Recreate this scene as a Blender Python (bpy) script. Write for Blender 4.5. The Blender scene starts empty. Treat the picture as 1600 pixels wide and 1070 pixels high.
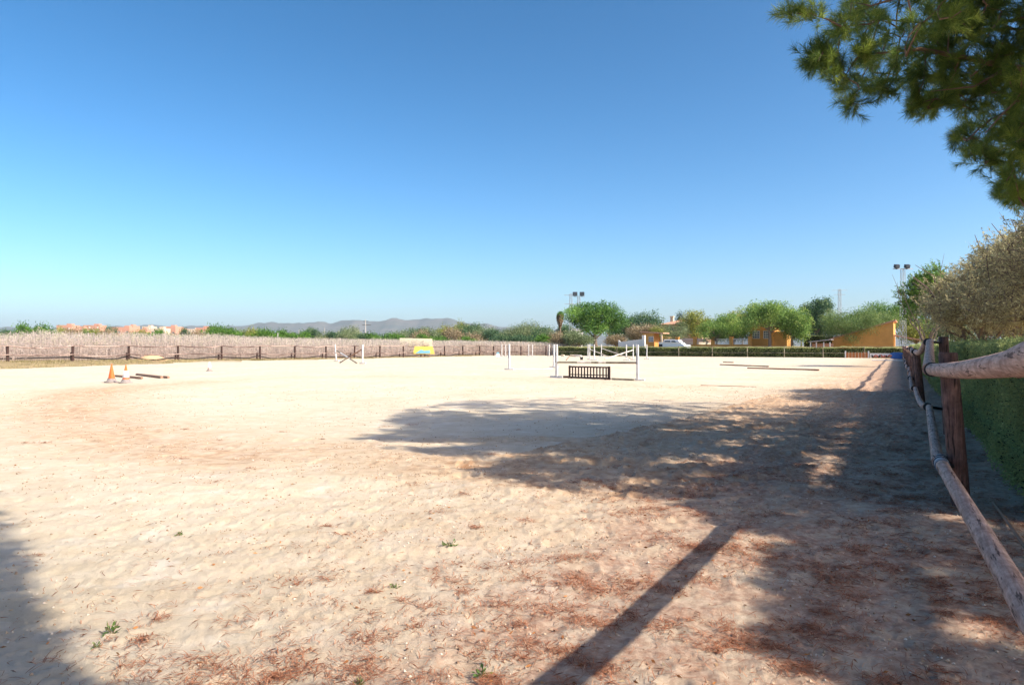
import bpy, math, random
import numpy as np
from mathutils import Vector

# ------------------------------------------------------------------ camera, sky, sun, exposure
scene = bpy.context.scene
C = scene.collection
F = 1085.0            # focal length in pixels of the 1600 px wide photograph
HY = 540.0            # horizon row
CAMH = 1.6
cam = bpy.data.cameras.new("camera")
cam.sensor_width = 36.0
cam.lens = 36.0 * F / 1600.0
cam.clip_start = 0.05
cam.clip_end = 40000.0
camo = bpy.data.objects.new("camera", cam)
C.objects.link(camo)
camo.location = (0, 0, CAMH)
camo.rotation_euler = (math.radians(90) + math.atan((HY - 535.0) / F), 0, 0)
scene.camera = camo

SUN_EL = math.radians(40.0)
SD = np.array([0.874, -0.486])                       # towards the sun, on the ground
SD = SD / np.linalg.norm(SD)
world = bpy.data.worlds.new("World")
scene.world = world
world.use_nodes = True
wn = world.node_tree.nodes
wl = world.node_tree.links
for n in list(wn):
    wn.remove(n)
sky = wn.new("ShaderNodeTexSky")
sky.sky_type = 'NISHITA'
sky.sun_disc = False
sky.sun_elevation = SUN_EL
sky.sun_rotation = math.atan2(SD[0], SD[1])
sky.altitude = 50.0
sky.air_density = 0.7
sky.dust_density = 2.0
sky.ozone_density = 1.0
bg = wn.new("ShaderNodeBackground")
bg.inputs['Strength'].default_value = 0.15
wo = wn.new("ShaderNodeOutputWorld")
SK = 1.0                                            # brings the sky's values to about 1 before the contrast curve
mul1 = wn.new("ShaderNodeVectorMath")
mul1.operation = 'SCALE'
mul1.inputs['Scale'].default_value = SK
gam = wn.new("ShaderNodeGamma")
gam.inputs['Gamma'].default_value = 1.3
mul2 = wn.new("ShaderNodeVectorMath")
mul2.operation = 'SCALE'
mul2.inputs['Scale'].default_value = 0.405 / SK
hs = wn.new("ShaderNodeHueSaturation")
hs.inputs['Saturation'].default_value = 1.22
hs.inputs['Hue'].default_value = 0.489
wl.new(sky.outputs[0], mul1.inputs[0])
wl.new(mul1.outputs[0], gam.inputs[0])
wl.new(gam.outputs[0], mul2.inputs[0])
wl.new(mul2.outputs[0], hs.inputs['Color'])
wl.new(hs.outputs[0], bg.inputs[0])
wl.new(bg.outputs[0], wo.inputs[0])

sun = bpy.data.lights.new("sun", 'SUN')
sun.energy = 2.85
sun.angle = math.radians(0.6)
sun.color = (1.0, 0.92, 0.77)
suno = bpy.data.objects.new("sun", sun)
C.objects.link(suno)
suno.location = (60, -30, 60)
tosun = Vector((SD[0] * math.cos(SUN_EL), SD[1] * math.cos(SUN_EL), math.sin(SUN_EL)))
suno.rotation_euler = tosun.to_track_quat('Z', 'Y').to_euler()

scene.view_settings.view_transform = 'Standard'
scene.view_settings.look = 'None'
scene.view_settings.exposure = 1.4
scene.view_settings.gamma = 1.0
scene.cycles.max_bounces = 6
scene.cycles.transparent_max_bounces = 4

# ------------------------------------------------------------------ numeric helpers
RNG = np.random.default_rng(7)
random.seed(5)


def D(py):
    return CAMH * F / (py - HY)


def W(px, d, z=0.0):
    return np.array([(px - 800.0) / F * d, d, z])


def Zof(py, d):
    return CAMH + (HY - py) / F * d


def G(px, py):
    d = D(py)
    return np.array([(px - 800.0) / F * d, d, 0.0])


def _hash(ix, iy, seed):
    h = (ix.astype(np.int64) * 374761393 + iy.astype(np.int64) * 668265263 + seed * 982451653) & 0x7fffffff
    h = ((h ^ (h >> 13)) * 1274126177) & 0x7fffffff
    h = h ^ (h >> 16)
    return (h & 0xffff) / 65535.0


def vnoise(x, y, seed=0):
    ix = np.floor(x)
    iy = np.floor(y)
    fx = x - ix
    fy = y - iy
    fx = fx * fx * (3 - 2 * fx)
    fy = fy * fy * (3 - 2 * fy)
    a = _hash(ix, iy, seed)
    b = _hash(ix + 1, iy, seed)
    c = _hash(ix, iy + 1, seed)
    d = _hash(ix + 1, iy + 1, seed)
    return (a * (1 - fx) + b * fx) * (1 - fy) + (c * (1 - fx) + d * fx) * fy


def fbm(x, y, octv=4, seed=0):
    s = 0
    a = 0.5
    for k in range(octv):
        s = s + a * vnoise(x * 2 ** k, y * 2 ** k, seed + 17 * k)
        a *= 0.5
    return s


def inpoly(px, py, poly):
    px = np.asarray(px, float)
    py = np.asarray(py, float)
    ins = np.zeros(px.shape, bool)
    n = len(poly)
    for i in range(n):
        x1, y1 = poly[i]
        x2, y2 = poly[(i + 1) % n]
        if y1 == y2:
            continue
        cond = ((y1 > py) != (y2 > py))
        xi = (x2 - x1) * (py - y1) / (y2 - y1) + x1
        ins ^= cond & (px < xi)
    return ins


def polydist(x, y, pts):
    """distance to a polyline and arc length along it"""
    best = np.full(x.shape, 1e9)
    arc = np.zeros(x.shape)
    side = np.zeros(x.shape)
    acc = 0.0
    for (ax, ay), (bx_, by_) in zip(pts[:-1], pts[1:]):
        vx, vy = bx_ - ax, by_ - ay
        L = math.hypot(vx, vy)
        t = np.clip(((x - ax) * vx + (y - ay) * vy) / (L * L), 0, 1)
        dx = x - ax - t * vx
        dy = y - ay - t * vy
        dd = np.hypot(dx, dy)
        m = dd < best
        best = np.where(m, dd, best)
        arc = np.where(m, acc + t * L, arc)
        side = np.where(m, np.sign(vx * dy - vy * dx), side)
        acc += L
    return best, arc, side


def rand_dirs(n, rng):
    v = rng.normal(size=(n, 3))
    return v / np.linalg.norm(v, axis=1, keepdims=True)


def norm(v):
    return v / np.maximum(np.linalg.norm(v, axis=-1, keepdims=True), 1e-9)


# ------------------------------------------------------------------ materials
def nodes_of(m):
    m.use_nodes = True
    nt = m.node_tree
    for n in list(nt.nodes):
        nt.nodes.remove(n)
    return nt


def mat(name, col, col2=None, rough=0.8, scale=6.0, bump=0.15, bscale=None, metal=0.0, stretch=None, spec=0.3, w=0.5):
    m = bpy.data.materials.new(name)
    nt = nodes_of(m)
    N, L = nt.nodes, nt.links
    out = N.new("ShaderNodeOutputMaterial")
    b = N.new("ShaderNodeBsdfPrincipled")
    b.inputs['Roughness'].default_value = rough
    b.inputs['Metallic'].default_value = metal
    b.inputs['Specular IOR Level'].default_value = spec
    L.new(b.outputs[0], out.inputs[0])
    tc = N.new("ShaderNodeTexCoord")
    mp = N.new("ShaderNodeMapping")
    L.new(tc.outputs['Object'], mp.inputs[0])
    if stretch:
        mp.inputs['Scale'].default_value = stretch
    nz = N.new("ShaderNodeTexNoise")
    nz.inputs['Scale'].default_value = scale
    nz.inputs['Detail'].default_value = 5
    nz.inputs['Roughness'].default_value = 0.62
    L.new(mp.outputs[0], nz.inputs[0])
    if col2 is None:
        col2 = tuple(c * 0.7 for c in col)
    rp = N.new("ShaderNodeValToRGB")
    rp.color_ramp.elements[0].position = 0.5 - w * 0.5
    rp.color_ramp.elements[1].position = 0.5 + w * 0.5
    rp.color_ramp.elements[0].color = (*col2, 1)
    rp.color_ramp.elements[1].color = (*col, 1)
    L.new(nz.outputs[0], rp.inputs[0])
    L.new(rp.outputs[0], b.inputs['Base Color'])
    if bump:
        nb = N.new("ShaderNodeTexNoise")
        nb.inputs['Scale'].default_value = bscale or scale * 5
        nb.inputs['Detail'].default_value = 4
        L.new(mp.outputs[0], nb.inputs[0])
        bp = N.new("ShaderNodeBump")
        bp.inputs['Strength'].default_value = bump
        bp.inputs['Distance'].default_value = 0.02
        L.new(nb.outputs[0], bp.inputs['Height'])
        L.new(bp.outputs[0], b.inputs['Normal'])
    return m


def leafmat(name, c0, c1, c2=None, trans=0.35, rough=0.55):
    """leaf colour runs from c0 to c1 with its tint value"""
    m = bpy.data.materials.new(name)
    nt = nodes_of(m)
    N, L = nt.nodes, nt.links
    out = N.new("ShaderNodeOutputMaterial")
    at = N.new("ShaderNodeAttribute")
    at.attribute_name = "tint"
    rp = N.new("ShaderNodeValToRGB")
    e = rp.color_ramp.elements
    e[0].color = (*c0, 1)
    e[1].color = (*c1, 1)
    if c2:
        e[1].position = 0.7
        x = e.new(1.0)
        x.color = (*c2, 1)
    L.new(at.outputs['Fac'], rp.inputs[0])
    b = N.new("ShaderNodeBsdfPrincipled")
    b.inputs['Roughness'].default_value = rough
    b.inputs['Specular IOR Level'].default_value = 0.25
    t = N.new("ShaderNodeBsdfTranslucent")
    mx = N.new("ShaderNodeMixShader")
    mx.inputs[0].default_value = trans
    L.new(rp.outputs[0], b.inputs['Base Color'])
    L.new(rp.outputs[0], t.inputs[0])
    L.new(b.outputs[0], mx.inputs[1])
    L.new(t.outputs[0], mx.inputs[2])
    L.new(mx.outputs[0], out.inputs[0])
    return m


M = {}
M['rail'] = mat('pale_rail_wood', (0.56, 0.38, 0.31), (0.22, 0.125, 0.1), 0.6, 9.0, 0.7, 40, w=.42)
def grainwood(name, c1, c2, ang, sc3=(0.09, 1, 1)):
    m = bpy.data.materials.new(name)
    nt = nodes_of(m)
    N, L = nt.nodes, nt.links
    out = N.new("ShaderNodeOutputMaterial")
    b = N.new("ShaderNodeBsdfPrincipled")
    b.inputs['Roughness'].default_value = 0.7
    b.inputs['Specular IOR Level'].default_value = 0.25
    L.new(b.outputs[0], out.inputs[0])
    tc = N.new("ShaderNodeTexCoord")
    rot = N.new("ShaderNodeMapping")
    rot.inputs['Rotation'].default_value = (0, 0, ang)
    scl = N.new("ShaderNodeMapping")
    scl.inputs['Scale'].default_value = sc3
    L.new(tc.outputs['Object'], rot.inputs[0])
    L.new(rot.outputs[0], scl.inputs[0])

    def nz(src, sc, det=6):
        n = N.new("ShaderNodeTexNoise")
        n.inputs['Scale'].default_value = sc
        n.inputs['Detail'].default_value = det
        n.inputs['Roughness'].default_value = .7
        L.new(src, n.inputs[0])
        return n.outputs[0]

    def rp(src, a, bb, ca, cb):
        r = N.new("ShaderNodeValToRGB")
        r.color_ramp.elements[0].position = a
        r.color_ramp.elements[1].position = bb
        r.color_ramp.elements[0].color = (*ca, 1)
        r.color_ramp.elements[1].color = (*cb, 1)
        L.new(src, r.inputs[0])
        return r.outputs[0]

    def mul(x, y):
        n = N.new("ShaderNodeMixRGB")
        n.blend_type = 'MULTIPLY'
        n.inputs[0].default_value = 1
        L.new(x, n.inputs[1])
        L.new(y, n.inputs[2])
        return n.outputs[0]
    grain = rp(nz(scl.outputs[0], 55), .38, .62, c2, c1)
    patch = rp(nz(rot.outputs[0], 7, 4), .35, .65, (.62, .55, .52), (1.15, 1.12, 1.1))
    crack = rp(nz(scl.outputs[0], 28, 3), .36, .41, (.25, .2, .18), (1, 1, 1))
    vo = N.new("ShaderNodeTexVoronoi")
    vo.inputs['Scale'].default_value = 3.1
    L.new(rot.outputs[0], vo.inputs[0])
    knot = rp(vo.outputs['Distance'], .05, .11, (.3, .22, .18), (1, 1, 1))
    L.new(mul(mul(mul(grain, patch), crack), knot), b.inputs['Base Color'])
    bp = N.new("ShaderNodeBump")
    bp.inputs['Strength'].default_value = 0.6
    bp.inputs['Distance'].default_value = 0.01
    L.new(nz(scl.outputs[0], 40), bp.inputs['Height'])
    L.new(bp.outputs[0], b.inputs['Normal'])
    return m


M['rail'] = grainwood('pale_rail_wood', (0.66, 0.47, 0.39), (0.44, 0.28, 0.22), -math.atan2(0.8734, 0.487))
M['post'] = grainwood('dark_red_post_wood', (0.25, 0.13, 0.1), (0.11, 0.06, 0.05), 0.0, (1, 1, 0.07))
M['strap'] = mat('black_strap', (0.03, 0.028, 0.03), None, 0.5, 20, 0.1)
M['sleeve'] = mat('grey_sleeve', (0.33, 0.34, 0.38), (0.22, 0.22, 0.25), 0.5, 9, 0.1)
M['fpost'] = mat('far_post_wood', (0.075, 0.04, 0.035), (0.04, 0.025, 0.02), 0.85, 5, 0.2)
M['frail'] = mat('far_rail_wood', (0.42, 0.31, 0.26), (0.1, 0.06, 0.05), 0.8, 0.3, 0.2, w=0.12)
M['bark'] = mat('pine_bark', (0.23, 0.13, 0.085), (0.09, 0.055, 0.04), 0.9, 6, 0.8, 18, stretch=(1, 1, 0.4))
M['twig'] = mat('twig_bark', (0.33, 0.21, 0.14), (0.17, 0.1, 0.07), 0.85, 9, 0.3)
M['obark'] = mat('olive_bark', (0.27, 0.21, 0.16), (0.14, 0.1, 0.08), 0.9, 8, 0.6)
M['white'] = mat('white_paint', (0.8, 0.79, 0.77), (0.62, 0.6, 0.56), 0.55, 5, 0.1, w=0.4)
M['orange'] = mat('orange_plaster', (0.74, 0.38, 0.11), (0.52, 0.25, 0.07), 0.85, 0.9, 0.15, 20, w=.7)
M['cream'] = mat('cream_plaster', (0.7, 0.6, 0.43), (0.56, 0.46, 0.31), 0.85, 1.0, 0.15, 20)
M['whitewall'] = mat('white_plaster', (0.78, 0.76, 0.73), (0.66, 0.63, 0.6), 0.85, 1.0, 0.1, 20)
M['tile'] = mat('terracotta_tiles', (0.62, 0.36, 0.24), (0.42, 0.22, 0.14), 0.85, 3.0, 0.6, 12)
M['glass'] = mat('window_glass', (0.1, 0.13, 0.17), (0.06, 0.08, 0.1), 0.12, 1, 0.0, spec=0.6)
M['steel'] = mat('galvanised_steel', (0.46, 0.47, 0.48), (0.33, 0.34, 0.35), 0.45, 8, 0.05, metal=0.5)
M['dark'] = mat('dark_metal', (0.05, 0.055, 0.065), (0.03, 0.03, 0.035), 0.5, 8, 0.05)
M['lamp'] = mat('floodlight_glass', (0.12, 0.14, 0.17), (0.07, 0.08, 0.1), 0.2, 4, 0.0)
M['cone'] = mat('orange_cone_plastic', (0.85, 0.17, 0.035), (0.66, 0.12, 0.03), 0.5, 6, 0.05)
M['sleeve_white'] = mat('white_reflective_sleeve', (0.82, 0.82, 0.82), (0.68, 0.68, 0.7), 0.4, 9, 0.03)
M['conebase'] = mat('dusty_rubber_base', (0.33, 0.28, 0.26), (0.2, 0.17, 0.16), 0.9, 12, 0.2)
M['coneold'] = mat('sun_bleached_cone', (0.62, 0.42, 0.34), (0.5, 0.3, 0.24), 0.6, 9, 0.05)
M['brown'] = mat('brown_pole_paint', (0.34, 0.2, 0.13), (0.22, 0.13, 0.085), 0.7, 5, 0.2)
M['gate'] = mat('dark_brown_gate_wood', (0.075, 0.04, 0.035), (0.04, 0.025, 0.022), 0.7, 7, 0.2)
M['oldpole'] = mat('weathered_green_brown_pole', (0.36, 0.31, 0.22), (0.14, 0.11, 0.08), 0.75, 1.3, 0.15, w=0.2)
M['palepole'] = mat('chipped_white_pole', (0.78, 0.72, 0.64), (0.55, 0.45, 0.36), 0.7, 2.2, 0.1, w=0.2)
M['yellow'] = mat('yellow_board_paint', (0.85, 0.62, 0.13), (0.72, 0.52, 0.12), 0.6, 3, 0.05)
M['bluepaint'] = mat('blue_board_paint', (0.16, 0.42, 0.6), (0.22, 0.5, 0.62), 0.6, 2, 0.05)
M['bluebox'] = mat('blue_obstacle_paint', (0.05, 0.17, 0.5), (0.04, 0.12, 0.36), 0.5, 3, 0.05)
M['navy'] = mat('navy_obstacle_paint', (0.04, 0.04, 0.14), (0.03, 0.03, 0.1), 0.6, 3, 0.05)
M['red'] = mat('faded_red_paint', (0.55, 0.14, 0.08), (0.4, 0.09, 0.05), 0.7, 5, 0.05)
M['orangewood'] = mat('orange_obstacle_paint', (0.62, 0.25, 0.08), (0.42, 0.14, 0.05), 0.7, 5, 0.05)
M['board'] = mat('cream_board', (0.72, 0.66, 0.5), (0.62, 0.54, 0.38), 0.8, 1.2, 0.05)
M['ink'] = mat('faded_ink', (0.2, 0.17, 0.15), (0.3, 0.26, 0.2), 0.8, 5, 0)
M['pipe'] = mat('black_pipe', (0.035, 0.03, 0.03), None, 0.6, 6, 0.1)
M['carwhite'] = mat('white_car_paint', (0.75, 0.76, 0.78), (0.7, 0.71, 0.74), 0.25, 2, 0.0, spec=0.5)
M['tyre'] = mat('tyre_rubber', (0.025, 0.025, 0.027), None, 0.8, 12, 0.1)
M['brick'] = mat('pink_brick', (0.58, 0.31, 0.22), (0.48, 0.25, 0.18), 0.9, 0.1, 0.05)
M['brickpale'] = mat('pale_concrete', (0.68, 0.55, 0.42), (0.58, 0.45, 0.34), 0.9, 0.1, 0.05)
M['concrete'] = mat('concrete', (0.5, 0.48, 0.45), (0.38, 0.36, 0.34), 0.85, 2, 0.2)
M['greyroof'] = mat('grey_roof_sheet', (0.45, 0.43, 0.46), (0.34, 0.32, 0.34), 0.6, 2, 0.1)
M['litterneedle'] = leafmat('dry_needles', (0.2, 0.075, 0.04), (0.52, 0.22, 0.12), (0.68, 0.44, 0.29), 0.15, 0.8)
M['dryleaf'] = leafmat('dry_leaf', (0.2, 0.08, 0.03), (0.5, 0.22, 0.08), (0.6, 0.45, 0.28), 0.2, 0.8)
M['weed'] = leafmat('weed_leaf', (0.07, 0.13, 0.03), (0.18, 0.28, 0.07), None, 0.3)
M['pineneedle'] = leafmat('pine_needles', (0.094, 0.156, 0.038), (0.319, 0.401, 0.078), (0.638, 0.626, 0.157), 0.5, 0.45)
M['oliveleaf'] = leafmat('olive_leaves', (0.308, 0.270, 0.133), (0.616, 0.540, 0.291), (0.800, 0.750, 0.435), 0.45, 0.5)
M['hedgeleaf'] = leafmat('hedge_leaves', (0.200, 0.250, 0.096), (0.500, 0.543, 0.204), (0.800, 0.800, 0.382), 0.4, 0.6)
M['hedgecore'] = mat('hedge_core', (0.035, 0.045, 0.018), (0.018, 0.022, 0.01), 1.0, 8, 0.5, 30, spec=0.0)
M['brushstalk'] = leafmat('dry_brush_stalks', (0.5, 0.4, 0.355), (0.64, 0.54, 0.49), (0.52, 0.51, 0.3), 0.45, 0.9)
M['grassblade'] = leafmat('verge_grass', (0.22, 0.19, 0.08), (0.45, 0.37, 0.2), (0.58, 0.47, 0.3), 0.25, 0.8)
M['greenA'] = leafmat('mid_green_leaves', (0.054, 0.132, 0.028), (0.155, 0.310, 0.054), (0.310, 0.465, 0.109), 0.35)
M['greenB'] = leafmat('light_willowy_leaves', (0.093, 0.186, 0.046), (0.264, 0.403, 0.093), (0.496, 0.558, 0.171), 0.4)
M['greenC'] = leafmat('pale_pine_foliage', (0.093, 0.155, 0.046), (0.217, 0.310, 0.093), (0.372, 0.403, 0.155), 0.3)
M['greenD'] = leafmat('bright_pine_foliage', (0.039, 0.109, 0.019), (0.155, 0.295, 0.039), (0.310, 0.434, 0.078), 0.3)
M['greenE'] = leafmat('grey_green_leaves', (0.093, 0.132, 0.062), (0.232, 0.295, 0.139), (0.419, 0.434, 0.248), 0.3)
M['greenF'] = leafmat('cypress_foliage', (0.012, 0.035, 0.015), (0.035, 0.075, 0.03), None, 0.2)
M['greenG'] = leafmat('blue_green_leaves', (0.046, 0.101, 0.054), (0.124, 0.217, 0.093), (0.279, 0.341, 0.139), 0.35)
M['greenH'] = leafmat('yellow_green_leaves', (0.155, 0.186, 0.039), (0.341, 0.372, 0.078), (0.527, 0.496, 0.139), 0.35)
M['greenO'] = leafmat('orchard_leaves', (0.046, 0.124, 0.019), (0.139, 0.279, 0.039), (0.310, 0.465, 0.093), 0.3)
M['tanbush'] = leafmat('dry_tan_bush_leaves', (0.195, 0.143, 0.078), (0.364, 0.286, 0.169), (0.468, 0.390, 0.260), 0.3)
M['deadfrond'] = leafmat('dead_palm_fronds', (0.2, 0.13, 0.07), (0.36, 0.25, 0.15), None, 0.3)
M['hill'] = mat('scrub_hill', (0.15, 0.12, 0.10), (0.05, 0.06, 0.045), 1.0, 0.004, 0.0, spec=0.0)
M['clod'] = leafmat('sand_clod', (0.3, 0.19, 0.12), (0.52, 0.38, 0.27), (0.7, 0.62, 0.54), 0.0, 0.95)
M['pebble'] = mat('pale_pebble', (0.6, 0.54, 0.48), (0.42, 0.37, 0.33), 0.8, 25, 0.2)
M['heap'] = mat('heap_sand', (0.66, 0.42, 0.25), (0.5, 0.3, 0.18), 0.95, 3, 0.5, 15)


# ------------------------------------------------------------------ object helpers
def settag(o, label=None, cat=None, group=None, kind=None):
    if label:
        o['label'] = label
    if cat:
        o['category'] = cat
    if group:
        o['group'] = group
    if kind:
        o['kind'] = kind
    return o


def thing(name, label, cat, loc=(0, 0, 0), rz=0.0, group=None):
    o = bpy.data.objects.new(name, None)
    o.empty_display_size = 0.2
    C.objects.link(o)
    o.location = tuple(float(v) for v in loc)
    o.rotation_euler = (0, 0, rz)
    return settag(o, label, cat, group)


def copy_tree(o, parent=None):
    c = o.copy()
    C.objects.link(c)
    c.parent = parent
    for ch in o.children:
        copy_tree(ch, c)
    return c


class MB:
    """collects shapes, links them as ONE mesh object"""

    def __init__(s):
        s.v = []
        s.f = []
        s.mi = []
        s.m = 0
        s.smooth = []

    def add(s, vs, fs, smooth=False):
        b = len(s.v)
        s.v += [tuple(map(float, p)) for p in vs]
        for f in fs:
            s.f.append([i + b for i in f])
            s.mi.append(s.m)
            s.smooth.append(smooth)
        return s

    def box(s, c, size, rz=0.0, bev=0.0, ry=0.0, rx=0.0):
        hx, hy, hz = [k / 2 for k in size]
        if bev <= 0:
            P = [(x * hx, y * hy, z * hz) for x in (-1, 1) for y in (-1, 1) for z in (-1, 1)]
            Fc = [(0, 1, 3, 2), (4, 6, 7, 5), (0, 4, 5, 1), (2, 3, 7, 6), (0, 2, 6, 4), (1, 5, 7, 3)]
        else:
            b = min(bev, hx * .45, hy * .45, hz * .45)
            P = []
            for z, k in ((-hz, b), (-hz + b, 0), (hz - b, 0), (hz, b)):
                for (sx, sy) in ((-1, -1), (1, -1), (1, 1), (-1, 1)):
                    P.append((sx * (hx - k), sy * (hy - k), z))
            Fc = [(3, 2, 1, 0), (12, 13, 14, 15)]
            for r in range(3):
                for k in range(4):
                    a = r * 4 + k
                    d = r * 4 + (k + 1) % 4
                    Fc.append((a, d, d + 4, a + 4))
        Q = []
        for x, y, z in P:
            if rx:
                y, z = y * math.cos(rx) - z * math.sin(rx), y * math.sin(rx) + z * math.cos(rx)
            if ry:
                x, z = x * math.cos(ry) + z * math.sin(ry), -x * math.sin(ry) + z * math.cos(ry)
            x, y = x * math.cos(rz) - y * math.sin(rz), x * math.sin(rz) + y * math.cos(rz)
            Q.append((x + c[0], y + c[1], z + c[2]))
        return s.add(Q, Fc)

    def tube(s, pts, rad, seg=8, cap=True, smooth=True):
        pts = [np.array(p, float) for p in pts]
        n = len(pts)
        if not hasattr(rad, '__len__'):
            rad = [rad] * n
        vs = []
        prev = None
        for i in range(n):
            t = pts[min(i + 1, n - 1)] - pts[max(i - 1, 0)]
            t = t / (np.linalg.norm(t) + 1e-9)
            ref = np.array([0, 0, 1.0]) if abs(t[2]) < 0.9 else np.array([1.0, 0, 0])
            if prev is not None:
                ref = prev
            a = ref - t * np.dot(ref, t)
            a = a / (np.linalg.norm(a) + 1e-9)
            prev = a
            b = np.cross(t, a)
            for k in range(seg):
                an = 2 * math.pi * k / seg
                vs.append(pts[i] + rad[i] * (math.cos(an) * a + math.sin(an) * b))
        fs = []
        for i in range(n - 1):
            for k in range(seg):
                k2 = (k + 1) % seg
                fs.append((i * seg + k, i * seg + k2, (i + 1) * seg + k2, (i + 1) * seg + k))
        s.add(vs, fs, smooth)
        if cap:
            s.add([vs[k] for k in range(seg)], [tuple(range(seg))[::-1]])
            s.add([vs[(n - 1) * seg + k] for k in range(seg)], [tuple(range(seg))])
        return s

    def lathe(s, prof, seg=24, c=(0, 0, 0), smooth=True):
        vs = []
        for r, z in prof:
            for k in range(seg):
                a = 2 * math.pi * k / seg
                vs.append((c[0] + r * math.cos(a), c[1] + r * math.sin(a), c[2] + z))
        fs = []
        for i in range(len(prof) - 1):
            for k in range(seg):
                k2 = (k + 1) % seg
                fs.append((i * seg + k, i * seg + k2, (i + 1) * seg + k2, (i + 1) * seg + k))
        return s.add(vs, fs, smooth)

    def prism(s, poly, y0, y1, frame=None):
        """polygon in x-z extruded along y"""
        n = len(poly)
        vs = [(x, y0, z) for x, z in poly] + [(x, y1, z) for x, z in poly]
        fs = [tuple(range(n)), tuple(range(n, 2 * n))[::-1]]
        for i in range(n):
            j = (i + 1) % n
            fs.append((i, i + n, j + n, j))
        return s.add(vs, fs)

    def build(s, name, mats, parent=None, off=None):
        me = bpy.data.meshes.new(name)
        V = np.array(s.v, float)
        if off is not None:
            V = V - np.array(off, float)
        me.from_pydata(V.tolist(), [], s.f)
        if not isinstance(mats, (list, tuple)):
            mats = [mats]
        for m_ in mats:
            me.materials.append(m_)
        me.polygons.foreach_set('material_index', s.mi)
        me.polygons.foreach_set('use_smooth', s.smooth)
        me.update()
        import bmesh
        bm = bmesh.new()
        bm.from_mesh(me)
        bmesh.ops.recalc_face_normals(bm, faces=bm.faces)
        bm.to_mesh(me)
        bm.free()
        o = bpy.data.objects.new(name, me)
        C.objects.link(o)
        if parent:
            o.parent = parent
        return o


def cloud(name, V, k, tint, material, parent=None, off=None):
    """V (n*k,3) -> n faces with k corners each"""
    V = np.asarray(V, np.float32)
    if off is not None:
        V = V - np.array(off, np.float32)
    n = len(V) // k
    me = bpy.data.meshes.new(name)
    me.vertices.add(n * k)
    me.vertices.foreach_set('co', V.ravel())
    me.loops.add(n * k)
    me.loops.foreach_set('vertex_index', np.arange(n * k, dtype=np.int32))
    me.polygons.add(n)
    me.polygons.foreach_set('loop_start', np.arange(0, n * k, k, dtype=np.int32))
    try:
        me.polygons.foreach_set('loop_total', np.full(n, k, dtype=np.int32))
    except Exception:
        pass
    me.update(calc_edges=True)
    at = me.attributes.new('tint', 'FLOAT', 'POINT')
    at.data.foreach_set('value', np.clip(np.asarray(tint, np.float32), 0, 1))
    me.materials.append(material)
    o = bpy.data.objects.new(name, me)
    C.objects.link(o)
    if parent:
        o.parent = parent
    return o


def leaves(cen, length, width, rng, axis=None, spread=1.0):
    """rhombic leaves at points cen"""
    n = len(cen)
    a = rand_dirs(n, rng)
    if axis is not None:
        a = norm(axis + a * spread)
    b = norm(np.cross(a, rand_dirs(n, rng)))
    l = (length * rng.uniform(0.6, 1.25, n))[:, None]
    w = (width * rng.uniform(0.6, 1.25, n))[:, None]
    V = np.stack([cen - a * l / 2, cen + b * w / 2, cen + a * l / 2, cen - b * w / 2], 1)
    return V.reshape(-1, 3)


def needles(base, axis, length, width, rng, spread=0.8):
    n = len(base)
    a = norm(axis + rand_dirs(n, rng) * spread)
    b = norm(np.cross(a, rand_dirs(n, rng)))
    l = (length * rng.uniform(0.7, 1.2, n))[:, None]
    V = np.stack([base - b * width / 2, base + b * width / 2, base + a * l + b * width * .2, base + a * l - b * width * .2], 1)
    return V.reshape(-1, 3)


# ------------------------------------------------------------------ arena geometry (metres; camera over the origin, looking along +y)
def fence_x(d):            # near fence on the right
    return 0.5576 * d + 0.6


FU = norm(np.array([0.487, 0.8734]))      # along the right fence, away
FN = np.array([FU[1], -FU[0]])            # to its right (towards the sun)
LU = norm(np.array([0.507, 0.862]))       # along the left fence
U3 = np.array([0.862, -0.507, 0.0])       # along the far fence, to the right
V3 = np.array([0.507, 0.862, 0.0])        # beyond the far fence
YAW = math.atan2(U3[1], U3[0])


def far_pt(px, beyond=0.0):
    """point on the far line seen in column px, 'beyond' metres behind the line"""
    o = np.array([49.7, 88.0]) + beyond * V3[:2]
    r = (px - 800.0) / F
    t = (o[0] - r * o[1]) / (0.862 + 0.507 * r)
    return np.array([o[0] - 0.862 * t, o[1] + 0.507 * t, 0.0])


def ulen(p, px1):
    r = (px1 - 800.0) / F
    return (r * p[1] - p[0]) / (0.862 + 0.507 * r)


def left_s(x, y):           # metres inside the left fence line
    return (x - (0.589 * y - 71.0)) * 0.862


track = [(1425, 575), (1408, 600), (1375, 640), (1320, 690), (1200, 722), (1000, 730), (850, 738), (700, 728), (540, 705),
         (380, 712), (220, 690), (120, 655), (95, 625), (190, 604), (350, 593), (560, 588), (760, 590), (900, 596),
         (1000, 600), (1150, 611), (1280, 622), (1340, 640)]
TR = [tuple(G(*p)[:2]) for p in track]
inner = [(1250, 660), (1100, 680), (900, 690), (700, 690), (600, 690)]
TR2 = [tuple(G(*p)[:2]) for p in inner]
churn_poly = [tuple(G(*p)[:2]) for p in [(1395, 580), (1385, 600), (1360, 640), (1340, 700), (1150, 770), (930, 780), (760, 750),
                                         (690, 725), (850, 700), (1000, 670), (1120, 640), (1200, 618), (1300, 600), (1360, 582)]]


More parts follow.
